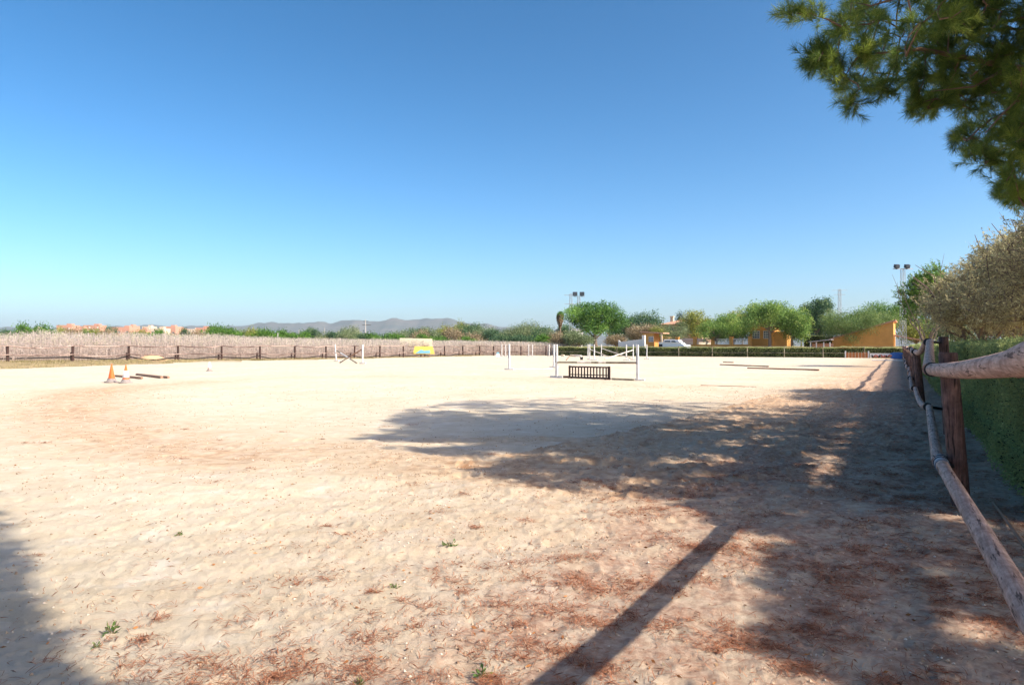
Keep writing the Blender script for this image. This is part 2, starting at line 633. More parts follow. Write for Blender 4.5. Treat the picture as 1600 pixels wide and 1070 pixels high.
def height(x, y):
    s = left_s(x, y)
    w = np.interp(y, [30, 47, 58, 69, 91, 200], [10, 7.5, 4.2, 1.1, 0.3, 0.3])
    hb = np.interp(y, [30, 54, 70, 87], [0.5, 0.36, 0.16, 0.0])
    t = np.clip((w + 0.4 - s) / np.maximum(w, 0.8), 0, 1)
    h = hb * (t * t * (3 - 2 * t))
    fr = (x - fence_x(y)) * FU[1]
    near = np.clip(1.0 - (np.hypot(x, y) - 40) / 60, 0, 1)
    h = h + near * ((fbm(x * 0.45, y * 0.45, 3, 3) - 0.44) * 0.09)
    return h


def zones(x, y):
    dist, arc, side = polydist(x, y, TR)
    d2, arc2, s2 = polydist(x, y, TR2)
    fr = (x - fence_x(y)) * FU[1]
    wob = fbm(x * 0.5, y * 0.5, 4, 11)
    moist = np.exp(-(dist / (0.9 + 0.04 * y)) ** 2) * np.interp(arc, [0, 12, 60, 75, 82, 90, 130, 150], [.9, .9, .8, .85, .28, .22, .3, .6])
    moist = np.maximum(moist, 0.55 * np.exp(-(d2 / 0.5) ** 2))
    inside = inpoly(x, y, churn_poly)
    moist = np.maximum(moist, np.where(inside, 0.85, 0.0))
    rb = np.exp(-((fr + 2.6) / 2.2) ** 2) * np.clip((y - 5) / 4, 0, 1) * np.clip((110 - y) / 20, 0, 1)
    moist = np.maximum(moist, rb * 0.7)
    moist = np.clip(moist * (0.45 + 1.25 * wob), 0, 1)
    churn = np.clip(moist * 1.3, 0, 1) * np.clip((x + 2.5) / 4, .15, 1)
    # dry needles under the pines
    lit = np.exp(-((fr + 0.2) / 1.5) ** 2) * 0.9
    lit = np.maximum(lit, np.clip((8.2 - y + 0.25 * (x - 1)) / 3.0, 0, 1) * np.clip((x + 2.6) / 3.2, 0, 1) * 0.5)
    lit = np.maximum(lit, 0.9 * np.clip((fr + 3.6) / 1.2, 0, 1) * np.clip((16 - y) / 6, 0, 1))
    lit = np.maximum(lit, 0.4 * np.clip((fr + 5.5) / 3.0, 0, 1) * np.clip((30 - y) / 10, 0, 1))
    shade_side = np.clip((fr + 4.2) / 1.6, 0, 1) * np.clip((14 - y) / 5, 0, 1)
    lit = lit * np.maximum(np.clip(0.25 + 1.6 * fbm(x * .9, y * .9, 3, 61), 0, 1), .95 * shade_side)
    lit = np.maximum(lit, .75 * np.clip((fr + 2.6) / 1.0, 0, 1) * np.clip((75 - y) / 15, 0, 1))
    lit = np.clip(lit, 0, 1)
    return moist, churn, lit, dist, arc, d2, fr


def micro(x, y, churn, lit, dist, arc, d2):
    r = np.hypot(x, y)
    k = np.clip(1.2 - r / 60, 0, 1)
    h = (fbm(x * 3.1, y * 3.1, 4, 21) - 0.46) * (0.016 + 0.07 * churn)
    h += np.abs(fbm(x * 9.0, y * 9.0, 3, 31) - 0.45) * 0.05 * churn
    h += (fbm(dist * 2.6, arc * 0.35, 3, 41) - 0.45) * 0.09 * np.exp(-(dist / 3.0) ** 2)
    h += -0.035 * np.exp(-(d2 / 0.16) ** 2) + 0.02 * np.exp(-((d2 - .3) / 0.12) ** 2)
    foot = fbm(x * 4.3 + 7, y * 4.3, 2, 51)
    h += -0.07 * np.clip(foot - 0.46, 0, 1) * np.clip(1.3 - r / 12, 0.15, 1)
    nearf = np.clip((13 - r) / 6, 0, 1)
    h += nearf * ((fbm(x * 17, y * 17, 3, 401) - .44) * .022 + np.clip(fbm(x * 8, y * 8, 3, 402) - .5, 0, 1) * .05)
    frr = (x - fence_x(y)) * FU[1] + (fbm(y * .12, x * 0, 2, 403) - .37) * 1.2
    rutf = np.clip((y - 11) / 6, 0, 1)
    for c0, w0 in ((-1.5, .09), (-2.4, .08)):
        h += rutf * (-0.022 * np.exp(-((frr - c0) / w0) ** 2) + 0.01 * np.exp(-((np.abs(frr - c0) - 2 * w0) / w0) ** 2))
    # rings worn by horses: shallow parallel grooves
    for (cx, cy, R0, wd) in ((-6.5, 16.5, 9.5, .16), (-6.2, 16.2, 10.4, .2), (-6.0, 16.0, 11.6, .18), (1.0, 24.0, 13.0, .2), (0.5, 23.5, 14.2, .25), (-2.0, 30.0, 21.0, .3)):
        q = np.abs(np.hypot((x - cx) * .8, y - cy) - R0 + (fbm(x * .3, y * .3, 2, 7) - .4) * 1.2)
        h += (-0.012 * np.exp(-(q / wd) ** 2) + 0.007 * np.exp(-((q - 2 * wd) / wd) ** 2))
    # hoof prints: small crescents in random cells
    for sc_, sd_, dp in ((1.7, 300, .022), (2.3, 310, .018), (3.1, 320, .014)):
        ix, iy = np.floor(x * sc_), np.floor(y * sc_)
        ox = (ix + .25 + .5 * _hash(ix, iy, sd_)) / sc_
        oy = (iy + .25 + .5 * _hash(ix, iy, sd_ + 1)) / sc_
        rr_ = np.hypot(x - ox, y - oy) + (fbm(x * 14, y * 14, 2, 5) - .37) * .03
        on = _hash(ix, iy, sd_ + 2) < (0.1 + .6 * churn)
        dp = dp * (.5 + 1.2 * _hash(ix, iy, sd_ + 3)) * (.5 + 1.3 * churn)
        h += np.where(on, -dp * np.exp(-(rr_ / .06) ** 2) + dp * .45 * np.exp(-((rr_ - .1) / .03) ** 2), 0)
    return h * k


def build_ground():
    a1 = np.linspace(-41.5, 41.5, 860)
    a2 = np.linspace(41.5, 318.5, 90)[1:-1]
    ang = np.radians(np.concatenate([a1, a2]))
    r1 = 1.6 * (70 / 1.6) ** np.linspace(0, 1, 640)
    r2 = 70 * (14000 / 70) ** np.linspace(0, 1, 60)[1:]
    rad = np.concatenate([r1, r2])
    na, nr = len(ang), len(rad)
    A, R = np.meshgrid(ang, rad)
    x = (R * np.sin(A)).ravel()
    y = (R * np.cos(A)).ravel()
    moist, churn, lit, dist, arc, d2, fr = zones(x, y)
    z = height(x, y) + micro(x, y, churn, lit, dist, arc, d2)
    s = left_s(x, y)
    w = np.interp(y, [30, 47, 58, 69, 91, 200], [10, 7.5, 4.2, 1.1, 0.3, 0.3])
    far = (x - 49.7) * 0.507 + (y - 88.0) * 0.862
    arena = (s > w + (vnoise(x * .7, y * .7, 5) - .5) * .8) & (far < 0) & (y > -40) & (y < 111.5)
    arena = arena & (fr < 2.0)
    outside = np.where(arena, 0.0, 1.0)
    V = np.column_stack([x, y, z])
    V = np.vstack([V, [[0, 0, height(np.array([0.]), np.array([0.]))[0]]]])
    idx = np.arange(nr * na).reshape(nr, na)
    a = idx[:-1, :]
    b = idx[1:, :]
    q = np.stack([a, np.roll(a, -1, 1), np.roll(b, -1, 1), b], -1).reshape(-1, 4)
    tri = np.column_stack([np.full(na, nr * na), np.roll(idx[0], -1), idx[0]])
    me = bpy.data.meshes.new('ground')
    me.vertices.add(len(V))
    me.vertices.foreach_set('co', V.astype(np.float32).ravel())
    loops = np.concatenate([q.ravel(), tri.ravel()]).astype(np.int32)
    me.loops.add(len(loops))
    me.loops.foreach_set('vertex_index', loops)
    nq, ntr = len(q), len(tri)
    me.polygons.add(nq + ntr)
    st = np.concatenate([np.arange(nq) * 4, nq * 4 + np.arange(ntr) * 3]).astype(np.int32)
    me.polygons.foreach_set('loop_start', st)
    me.polygons.foreach_set('use_smooth', np.ones(nq + ntr, bool))
    me.update(calc_edges=True)
    me.validate()
    for nm, val in (('moist', moist), ('litter', lit), ('outside', outside)):
        at = me.attributes.new(nm, 'FLOAT', 'POINT')
        at.data.foreach_set('value', np.append(val, 0).astype(np.float32))
    m = bpy.data.materials.new('sand_and_earth')
    nt = nodes_of(m)
    N, L = nt.nodes, nt.links
    out = N.new("ShaderNodeOutputMaterial")
    bs = N.new("ShaderNodeBsdfPrincipled")
    bs.inputs['Roughness'].default_value = 0.95
    bs.inputs['Specular IOR Level'].default_value = 0.08
    L.new(bs.outputs[0], out.inputs[0])
    tc = N.new("ShaderNodeTexCoord")

    def noise(scale, detail=6, rough=0.6):
        n = N.new("ShaderNodeTexNoise")
        n.inputs['Scale'].default_value = scale
        n.inputs['Detail'].default_value = detail
        n.inputs['Roughness'].default_value = rough
        L.new(tc.outputs['Object'], n.inputs[0])
        return n.outputs[0]

    def ramp(src, p0, p1, c0=(0, 0, 0), c1=(1, 1, 1)):
        r = N.new("ShaderNodeValToRGB")
        r.color_ramp.elements[0].position = p0
        r.color_ramp.elements[1].position = p1
        r.color_ramp.elements[0].color = (*c0, 1)
        r.color_ramp.elements[1].color = (*c1, 1)
        L.new(src, r.inputs[0])
        return r.outputs[0]

    def mix(fac, a, b):
        n = N.new("ShaderNodeMixRGB")
        if isinstance(fac, float):
            n.inputs[0].default_value = fac
        else:
            L.new(fac, n.inputs[0])
        for i, c in ((1, a), (2, b)):
            if isinstance(c, tuple):
                n.inputs[i].default_value = (*c, 1)
            else:
                L.new(c, n.inputs[i])
        return n.outputs[0]

    def math_(op, a, b):
        n = N.new("ShaderNodeMath")
        n.operation = op
        n.use_clamp = True
        for i, c in ((0, a), (1, b)):
            if isinstance(c, float):
                n.inputs[i].default_value = c
            else:
                L.new(c, n.inputs[i])
        return n.outputs[0]

    def attr(nm):
        n = N.new("ShaderNodeAttribute")
        n.attribute_name = nm
        return n.outputs['Fac']

    big = ramp(noise(0.35), 0.36, 0.66, (0.58, 0.485, 0.365), (0.68, 0.60, 0.49))
    mid = ramp(noise(3.0), 0.4, 0.7, (0.54, 0.42, 0.28), (0.71, 0.625, 0.52))
    sand = mix(0.4, big, mid)
    speck = ramp(noise(55, 3, 0.7), 0.62, 0.72)
    sand = mix(math_('MULTIPLY', speck, 0.4), sand, (0.3, 0.22, 0.16))
    grain = ramp(noise(130, 4, 0.8), 0.42, 0.6)
    sand = mix(math_('MULTIPLY', grain, 0.2), sand, (0.5, 0.39, 0.27))
    pale = ramp(noise(1.7, 7, 0.7), 0.55, 0.68)
    sand = mix(math_('MULTIPLY', pale, 0.5), sand, (0.74, 0.68, 0.61))
    moistc = ramp(noise(6), 0.36, 0.64, (0.34, 0.185, 0.10), (0.6, 0.41, 0.26))
    mf = math_('MULTIPLY', attr('moist'), ramp(noise(2.0, 8, 0.65), 0.3, 0.62, (.3, .3, .3)))
    c = mix(mf, sand, moistc)
    litc = ramp(noise(14, 8, 0.7), 0.38, 0.66, (0.3, 0.15, 0.10), (0.56, 0.40, 0.31))
    lf = math_('MULTIPLY', attr('litter'), ramp(noise(2.4, 9, 0.72), 0.36, 0.56, (.3, .3, .3)))
    c = mix(lf, c, litc)
    earth = ramp(noise(0.8, 8), 0.35, 0.65, (0.2, 0.16, 0.08), (0.38, 0.29, 0.17))
    c = mix(attr('outside'), c, earth)
    L.new(c, bs.inputs['Base Color'])
    bp = N.new("ShaderNodeBump")
    bp.inputs['Strength'].default_value = 0.75
    bp.inputs['Distance'].default_value = 0.022
    L.new(noise(34, 10, 0.82), bp.inputs['Height'])
    L.new(bp.outputs[0], bs.inputs['Normal'])
    me.materials.append(m)
    o = bpy.data.objects.new('ground', me)
    C.objects.link(o)
    settag(o, 'pale raked sand of the riding arena and dry earth around it', kind='structure')


build_ground()


def GZ(x, y):
    return float(height(np.array([float(x)]), np.array([float(y)]))[0])


def GZv(x, y):
    moist, churn, lit, dist, arc, d2, fr = zones(x, y)
    return height(x, y) + micro(x, y, churn, lit, dist, arc, d2), moist, lit


# ------------------------------------------------------------------ hills
def hills():
    prof = [(-200, 517), (-60, 515), (0, 512), (60, 513), (130, 509), (200, 511), (240, 507), (262, 511), (300, 508), (340, 510), (380, 511),
            (395, 508), (408, 505), (418, 505), (430, 502), (445, 504), (460, 505), (480, 504), (500, 503), (520, 504), (540, 500), (560, 499),
            (573, 502), (585, 504), (600, 499), (612, 497), (625, 498), (640, 499), (655, 500), (670, 498), (690, 497), (703, 497), (715, 501),
            (730, 504), (745, 506), (760, 505), (775, 508), (790, 511), (830, 515), (880, 520), (950, 524), (1200, 528), (1800, 528)]
    xs = [p[0] for p in prof]
    ys = [p[1] for p in prof]
    cols = np.arange(-200, 1801, 4.0)
    rng = np.random.default_rng(3)
    rows = []
    d0 = 7500.0
    depth = [(-1500, 0.0), (-900, 0.28), (-450, 0.62), (-200, 0.85), (0, 1.0), (300, 0.9), (900, 0.4), (1600, 0.0)]
    for dd, k in depth:
        top = Zof(np.interp(cols, xs, ys), d0)
        jag = (fbm(cols * 0.06 + dd, cols * 0 + dd * .01, 4, 77) - 0.45) * 150 * (k * (1.15 - k) * 2.2)
        z = np.maximum(top * k + jag, -5 + 0 * top)
        x = (cols - 800) / F * d0
        if k in (0.0,):
            z = z * 0 - 10
        rows.append(np.column_stack([x, np.full_like(x, d0 + dd), z]))
    V = np.concatenate(rows)
    n = len(cols)
    mb = MB()
    fs = []
    for r in range(len(depth) - 1):
        for i in range(n - 1):
            a = r * n + i
            fs.append((a, a + 1, a + 1 + n, a + n))
    mb.add(V, fs, True)
    settag(mb.build('hills', M['hill']), 'blue hazy hills far off behind the arena', kind='structure')


hills()

# ------------------------------------------------------------------ shadow and silhouette masks for the near trees
T = math.tan(SUN_EL)
SHADE = [(543, 684), (600, 660), (622, 640), (700, 628), (770, 621), (900, 620), (1050, 624), (1130, 628), (1225, 634), (1300, 630), (1240, 624), (1226, 612),
         (1240, 607), (1330, 606), (1350, 611), (1378, 609), (1392, 600), (1384, 590), (1398, 580), (1396, 575), (1250, 572.5), (1250, 569), (1330, 567), (1395, 566), (1300, 563.5),
         (1440, 561), (1610, 561), (1610, 1080), (1188, 1080), (1200, 1000), (1185, 920), (1165, 865), (1200, 848), (1140, 824), (1080, 802),
         (1040, 782), (950, 779), (870, 770), (800, 757), (740, 744), (700, 732), (760, 726), (640, 716), (590, 708), (560, 692)]
SHADE2 = [(-60, 780), (12, 790), (34, 812), (50, 855), (72, 900), (100, 955), (132, 1005), (165, 1085), (-60, 1085)]
V_PINE = [(1226, -5), (1228, 22), (1250, 30), (1292, 32), (1308, 62), (1300, 72), (1270, 62), (1255, 95), (1270, 118), (1300, 124), (1306, 134), (1322, 138), (1320, 150),
          (1326, 172), (1345, 178), (1360, 165), (1352, 140), (1372, 158), (1400, 152), (1405, 178), (1450, 186), (1500, 182), (1540, 190), (1520, 200), (1482, 190), (1480, 215), (1500, 240),
          (1530, 258), (1548, 262), (1545, 300), (1565, 322), (1610, 340), (1610, -5)]
V_OLIVE = [(1420, 470), (1432, 428), (1462, 402), (1500, 366), (1545, 352), (1575, 340), (1610, 332), (1610, 520), (1530, 524), (1470, 526), (1430, 500)]
V_DARKPINE = [(1390, 462), (1392, 448), (1402, 440), (1412, 428), (1420, 408), (1450, 402), (1475, 402), (1475, 530), (1398, 530), (1412, 492)]


def proj(p):
    y = np.maximum(p[:, 1], 0.05)
    return 800 + p[:, 0] / y * F, HY - (p[:, 2] - CAMH) / y * F, p[:, 1]


def ok_view(p, r, poly):
    good = np.ones(len(p), bool)
    px, py, d = proj(p)
    rp = r / np.maximum(p[:, 1], .3) * F
    for k in range(8):
        a = k * math.pi / 4
        X = px + rp * math.cos(a)
        Y = py + rp * math.sin(a)
        inf = (X > 0) & (X < 1600) & (Y > 0) & (Y < 1070) & (d > 0.3)
        good &= (~inf) | inpoly(X, Y, poly) if poly is not None else ~inf
    return good


def ok_shadow(p, r):
    good = np.ones(len(p), bool)
    q = p[:, 2] / T
    sx = p[:, 0] - SD[0] * q
    sy = p[:, 1] - SD[1] * q
    for k in range(8):
        a = k * math.pi / 4
        x = sx + r * math.cos(a)
        y = sy + r * 1.3 * math.sin(a)
        for amp in (0.0, 1.0):
            xx = x + amp * (fbm(sx * 1.3, sy * 1.3, 3, 201) - .45) * 2.2
            yy = np.maximum(y + amp * (fbm(sx * 1.3, sy * 1.3, 3, 202) - .45) * 2.2, 0.05)
            X = 800 + xx / yy * F
            Y = HY + CAMH / yy * F
            inf = (X > 0) & (X < 1600) & (Y < 1070) & (y > 0.5) & (y < 90)
            good &= (~inf) | inpoly(X, Y, SHADE) | inpoly(X, Y, SHADE2)
    return good


def ell(n, c, r, rng, shell=0.5):
    d = rand_dirs(n, rng)
    k = rng.uniform(0, 1, n) ** shell
    return np.array(c) + d * np.array(r) * k[:, None]


def nearest_on(paths, p):
    best = None
    bd = 1e9
    for P in paths:
        for i in range(len(P) - 1):
            a, b = P[i], P[i + 1]
            v = b - a
            t = np.clip(np.dot(p - a, v) / np.dot(v, v), 0, 1)
            q = a + t * v
            dd = np.linalg.norm(q - p)
            if dd < bd:
                bd = dd
                best = q
    return best, bd


def near_tree(name, label, cat, base, trunk_pts, trunk_r, limbs, clumps, clump_r, kind, rng, fol_mat, bark, group=None, per=10,
              ntuft=70, nl=0.11, nw=0.004, dens=60):
    base = np.array(base, float)
    root = thing(name, label, cat, base, group=group)
    tb = MB()
    tb.tube(trunk_pts, trunk_r, 14)
    tb.build('trunk', bark, root, base)
    lb = MB()
    for P, r0 in limbs:
        n = len(P)
        lb.tube(P, [r0 * (1 - 0.88 * i / (n - 1)) for i in range(n)], 7)
    paths = [P for P, _ in limbs] + [[np.array(p, float) for p in trunk_pts]]
    VV = []
    TT = []
    order = sorted(((nearest_on(paths, c)[1], i) for i, c in enumerate(clumps)))
    done = np.zeros((0, 3))
    for _, ii in order:
        c = clumps[ii]
        q, bd = nearest_on(paths, c)
        if len(done):
            dd_ = np.linalg.norm(done - c, axis=1)
            j_ = int(dd_.argmin())
            if dd_[j_] < bd:
                q = done[j_]
        done = np.vstack([done, c])
        v = c - q
        L = np.linalg.norm(v)
        midp = q + v * 0.5 + rng.normal(size=3) * 0.06 * L
        out = v / (L + 1e-6)
        if L > 0.05:
            lb.tube([q, midp, c], [0.010 + 0.009 * min(L, 2.0), 0.008 + 0.005 * min(L, 2.0), 0.006], 5, cap=False)
        if kind == 'pine':
            k = rng.poisson(per) + 2
            cen = c + rand_dirs(k, rng) * (rng.uniform(0.15, 1, k) ** 0.6)[:, None] * clump_r
            t0 = rng.uniform(0.05, 0.75)
            for ci in cen:
                ax = norm(out * 0.7 + (ci - c) / clump_r * 0.8 + np.array([0, 0, 0.25]))
                nn = ntuft
                tt = rng.uniform(-1, 0.25, nn)[:, None]
                bs = ci + ax * tt * nl * 0.9
                VV.append(needles(bs, np.tile(ax, (nn, 1)), nl, nw, rng, 0.95))
                TT.append(np.repeat(np.clip(t0 + rng.normal(0, 0.12, nn), 0, 1), 4))
                if clump_r > 0.2 and rng.random() < 0.5:
                    lb.tube([c + (ci - c) * -0.2, ci], [0.005, 0.003], 4, cap=False)
        else:
            k = int(dens * rng.uniform(0.6, 1.3))
            # sprigs: short leafy twigs
            ns = max(3, k // 12)
            sd = norm(rand_dirs(ns, rng) + out * 0.5 + np.array([0, 0, 0.35]))
            for j in range(ns):
                st = c + rng.normal(size=3) * clump_r * 0.3
                tt = rng.uniform(0.1, 1.0, 12)
                cen = st + sd[j] * (tt * clump_r * 1.3)[:, None] + rng.normal(size=(12, 3)) * 0.03
                VV.append(leaves(cen, nl, nw, rng, np.tile(sd[j], (12, 1)), 0.9))
                TT.append(np.repeat(np.clip(rng.normal(0.5, 0.22) + rng.normal(0, 0.15, 12), 0, 1), 4))
                lb.tube([st, st + sd[j] * clump_r * 1.3], [0.006, 0.002], 3, cap=False)
    lb.build('limbs', M['twig'] if kind == 'pine' else bark, root, base)
    cloud('crown', np.concatenate(VV), 4, np.concatenate(TT), fol_mat, root, base)
    return root


def limb(a, b, rng, sag=0.0, n=6, wob=0.12):
    a = np.array(a, float)
    b = np.array(b, float)
    L = np.linalg.norm(b - a)
    P = []
    for i in range(n):
        t = i / (n - 1)
        p = a + (b - a) * t + rng.normal(size=3) * wob * L * 0.25 * (1 if 0 < i < n - 1 else 0)
        p[2] += sag * math.sin(math.pi * t) * L
        P.append(p)
    return P


# --- main pine whose branches enter the frame top right; its shadow lies across the arena
rng = np.random.default_rng(21)
tb = np.array([11.3, 9.3, 0.0])
cand = ell(12000, (9.0, 8.8, 7.4), (8.2, 9.0, 4.8), rng, 0.5)
cand = cand[cand[:, 2] > 2.9]
keep = ok_view(cand, 0.42, V_PINE) & ok_shadow(cand, 0.40)
px_, py_, d_ = proj(cand)
hid = cand[keep]
inframe = (px_[keep] < 1760) & (py_[keep] > -60)
hid = hid[~inframe]


def lightgap(c, sc, seed):
    q = c[:, 2] / T
    return fbm((c[:, 0] - SD[0] * q) * sc, (c[:, 1] - SD[1] * q) * sc, 2, seed)


def gapok(c, a, b):
    # openings in the foliage, lined up with the sunlight: more of them towards the fence side
    q = c[:, 2] / T
    sx, sy = c[:, 0] - SD[0] * q, c[:, 1] - SD[1] * q
    right = np.clip((sx - 0.3 * sy + 3.0) / 5.0, 0, 1)
    fr_ = (sx - fence_x(sy)) * FU[1]
    rail_line = (np.abs(fr_ + 1.95) < 0.42) | (np.abs(fr_ + 0.78) < 0.3)
    return ((lightgap(c, 0.8, 90) < a + 0.02 * right) & (lightgap(c, 2.9, 91) < b + 0.12 * (1 - right))) | rail_line


hid = hid[gapok(hid, 0.46, 0.36)]
q_ = hid[:, 2] / T
hid = hid[(hid[:, 0] - SD[0] * q_) - 0.3 * (hid[:, 1] - SD[1] * q_) < -1.2]
small = ell(60000, (9.0, 8.8, 7.3), (8.4, 9.4, 4.9), rng, 0.6)
small = small[small[:, 2] > 2.9]
small = small[ok_view(small, 0.24, V_PINE) & ok_shadow(small, 0.16)]
px_, py_, d_ = proj(small)
small = small[~((px_ < 1760) & (py_ > -60))]
small = small[gapok(small, 0.58, 0.37)]
# visible clumps: smaller, denser
cv = ell(30000, (7.6, 9.0, 5.6), (4.8, 3.0, 2.9), rng, 0.6)
kv = ok_view(cv, 0.13, V_PINE) & ok_shadow(cv, 0.2)
cv = cv[kv]
px_, py_, d_ = proj(cv)
cv = cv[(px_ < 1660) & (py_ > -60)]
gap = fbm(cv[:, 0] * 1.7 + 3, cv[:, 2] * 1.7 + cv[:, 1] * 0.5, 3, 9)
cv = cv[gap > 0.49]
vis = cv[:380]
tips = [(1285, 96, .22, 8.8), (1272, 80, .12, 8.8), (1296, 106, .14, 8.9), (1316, 121, .09, 8.9), (1343, 133, .08, 8.8), (1338, 164, .1, 8.8), (1382, 133, .16, 9.0), (1420, 163, .1, 9.2), (1455, 170, .12, 9.3),
        (1436, 124, .14, 9.0), (1500, 214, .16, 9.6), (1528, 232, .17, 9.7), (1545, 248, .12, 9.7), (1572, 284, .17, 10.0), (1590, 308, .16, 10.0), (1345, 70, .15, 8.8), (1320, 45, .16, 8.7), (1238, 14, .1, 8.6), (1262, 22, .12, 8.6)]
tipc = []
for (a_, b_, r_, d_) in tips:
    for q in range(1 + int(r_ * 22)):
        tipc.append(W(a_, d_, Zof(b_, d_)) + rand_dirs(1, rng)[0] * r_ * .6)
vis = np.concatenate([vis, np.array(tipc)])
hid = hid[:230]
small = small[:5200]
limbs = [([tb + [0, 0, 4.6], np.array([8.6, 9.4, 5.0]), np.array([6.6, 9.2, 5.3]), np.array([5.3, 9.0, 5.45]), np.array([4.6, 8.95, 5.36])], 0.075),
         ([tb + [0, 0, 4.2], np.array([8.8, 9.7, 4.4]), np.array([7.2, 9.8, 4.62])], 0.06),
         ([tb + [0, 0, 3.4], np.array([9.3, 9.9, 3.5]), np.array([7.6, 10.0, 3.6]), np.array([7.1, 10.0, 3.9])], 0.06),
         ([tb + [0, 0, 6.0], np.array([8.5, 8.7, 6.2]), np.array([6.5, 8.5, 6.05]), np.array([5.0, 8.5, 5.95]), np.array([4.5, 8.7, 5.86])], 0.08),
         ([np.array([7.6, 9.25, 5.15]), np.array([6.4, 9.7, 5.9]), np.array([5.6, 10.0, 6.05])], 0.04),
         ([np.array([6.6, 9.2, 5.3]), np.array([5.8, 8.7, 4.85]), np.array([5.2, 8.6, 4.75])], 0.025)]
for k in range(15):
    a = rng.uniform(0, 2 * math.pi)
    z0 = rng.uniform(4.5, 7.5)
    e = tb + np.array([math.cos(a) * rng.uniform(3, 5.5) - 1.2, math.sin(a) * rng.uniform(3, 5.5), z0 + rng.uniform(0.3, 1.6)])
    if not ok_view(np.array([e]), 0.2, V_PINE)[0]:
        continue
    P = limb(tb + [0, 0, z0], e, rng)
    if ok_view(np.array(P), 0.05, V_PINE).all():
        limbs.append((P, 0.07))
root = near_tree('pine_tree', 'large pine whose branches hang into the top right of the frame', 'pine tree', tb,
                 [tb, tb + [-.05, .05, 2.5], tb + [.1, 0, 5], tb + [-.1, 0, 7.5], tb + [0, .1, 9]], [.2, .17, .14, .1, .04],
                 limbs, list(vis), 0.2, 'pine', rng, M['pineneedle'], M['bark'], group='pines beside the fence', per=5, ntuft=70, nl=0.115, nw=0.0042)
# the rest of the same crown (out of view, throws the shade): coarser needles
VV = []
TT = []
for c in hid:
    k = 16
    cen = c + rand_dirs(k, rng) * (rng.uniform(0.1, 1, k) ** 0.6)[:, None] * 0.42
    for ci in cen:
        ax = norm(ci - c + np.array([0, 0, 0.1]))
        VV.append(needles(np.tile(ci, (14, 1)), np.tile(ax, (14, 1)), 0.15, 0.022, rng, 1.0))
        TT.append(np.repeat(rng.uniform(0.1, 0.7, 14), 4))
for c in small:
    k = 7
    cen = c + rand_dirs(k, rng) * (rng.uniform(0.1, 1, k) ** 0.6)[:, None] * 0.16
    for ci in cen:
        ax = norm(ci - c + np.array([0, 0, 0.1]))
        VV.append(needles(np.tile(ci, (12, 1)), np.tile(ax, (12, 1)), 0.12, 0.018, rng, 1.0))
        TT.append(np.repeat(rng.uniform(0.1, 0.7, 12), 4))
cloud('crown', np.concatenate(VV), 4, np.concatenate(TT), M['pineneedle'], root, tb)

# --- two more pines standing out of the frame, seen only by their shade
def shade_pine(base, cen, rad, n, seed, label, name='pine_tree'):
    rng = np.random.default_rng(seed)
    base = np.array(base, float)
    c = ell(n, cen, rad, rng, 0.45)
    c = c[c[:, 2] > 2.2]
    c = c[ok_view(c, 0.5, None) & ok_shadow(c, 0.40)]
    c = c[:24] if seed == 6 else c
    c2 = ell(n * 6, cen, rad, rng, 0.6)
    c2 = c2[c2[:, 2] > 2.2]
    c2 = c2[ok_view(c2, 0.3, None) & ok_shadow(c2, 0.15)]
    c2 = c2[gapok(c2, 0.56, 0.37)] if seed == 6 else c2
    c2 = c2[:(3000 if seed == 6 else 5200)]
    root = thing(name, label, 'pine tree', base, group='pines beside the fence')
    tbm = MB()
    top = float(cen[2] + rad[2] * .6)
    tbm.tube([base, base + [0.05, 0, top * .5], base + [0, 0.05, top]], [.16, .12, .04], 12)
    tbm.build('trunk', M['bark'], root, base)
    lb = MB()
    VV, TT = [], []
    for ci in c:
        st = base + [0, 0, min(max(ci[2] - 0.8, 2.2), top)]
        lb.tube([st, (st + ci) / 2 + rng.normal(size=3) * .1, ci], [.03, .02, .006], 5, cap=False)
        k = 15
        cen_ = ci + rand_dirs(k, rng) * (rng.uniform(0.1, 1, k) ** 0.6)[:, None] * 0.42
        for q in cen_:
            ax = norm(q - ci)
            VV.append(needles(np.tile(q, (13, 1)), np.tile(ax, (13, 1)), 0.15, 0.022, rng, 1.0))
            TT.append(np.repeat(rng.uniform(0.1, 0.7, 13), 4))
    for ci in c2:
        cen_ = ci + rand_dirs(6, rng) * (rng.uniform(0.1, 1, 6) ** 0.6)[:, None] * 0.15
        for q in cen_:
            VV.append(needles(np.tile(q, (12, 1)), np.tile(norm(q - ci), (12, 1)), 0.12, 0.018, rng, 1.0))
            TT.append(np.repeat(rng.uniform(0.1, 0.7, 12), 4))
    lb.build('limbs', M['twig'], root, base)
    if VV:
        cloud('crown', np.concatenate(VV), 4, np.concatenate(TT), M['pineneedle'], root, base)


shade_pine((3.6, -2.0, 0), (3.2, -1.8, 7.2), (4.8, 5.4, 2.6), 5000, 5, 'tall pine behind the viewpoint that shades the bottom left corner')
shade_pine((8.3, 1.2, 0), (7.6, 1.6, 4.4), (4.2, 5.0, 2.4), 3600, 6, 'low pine beside the viewpoint that shades the bottom right corner')

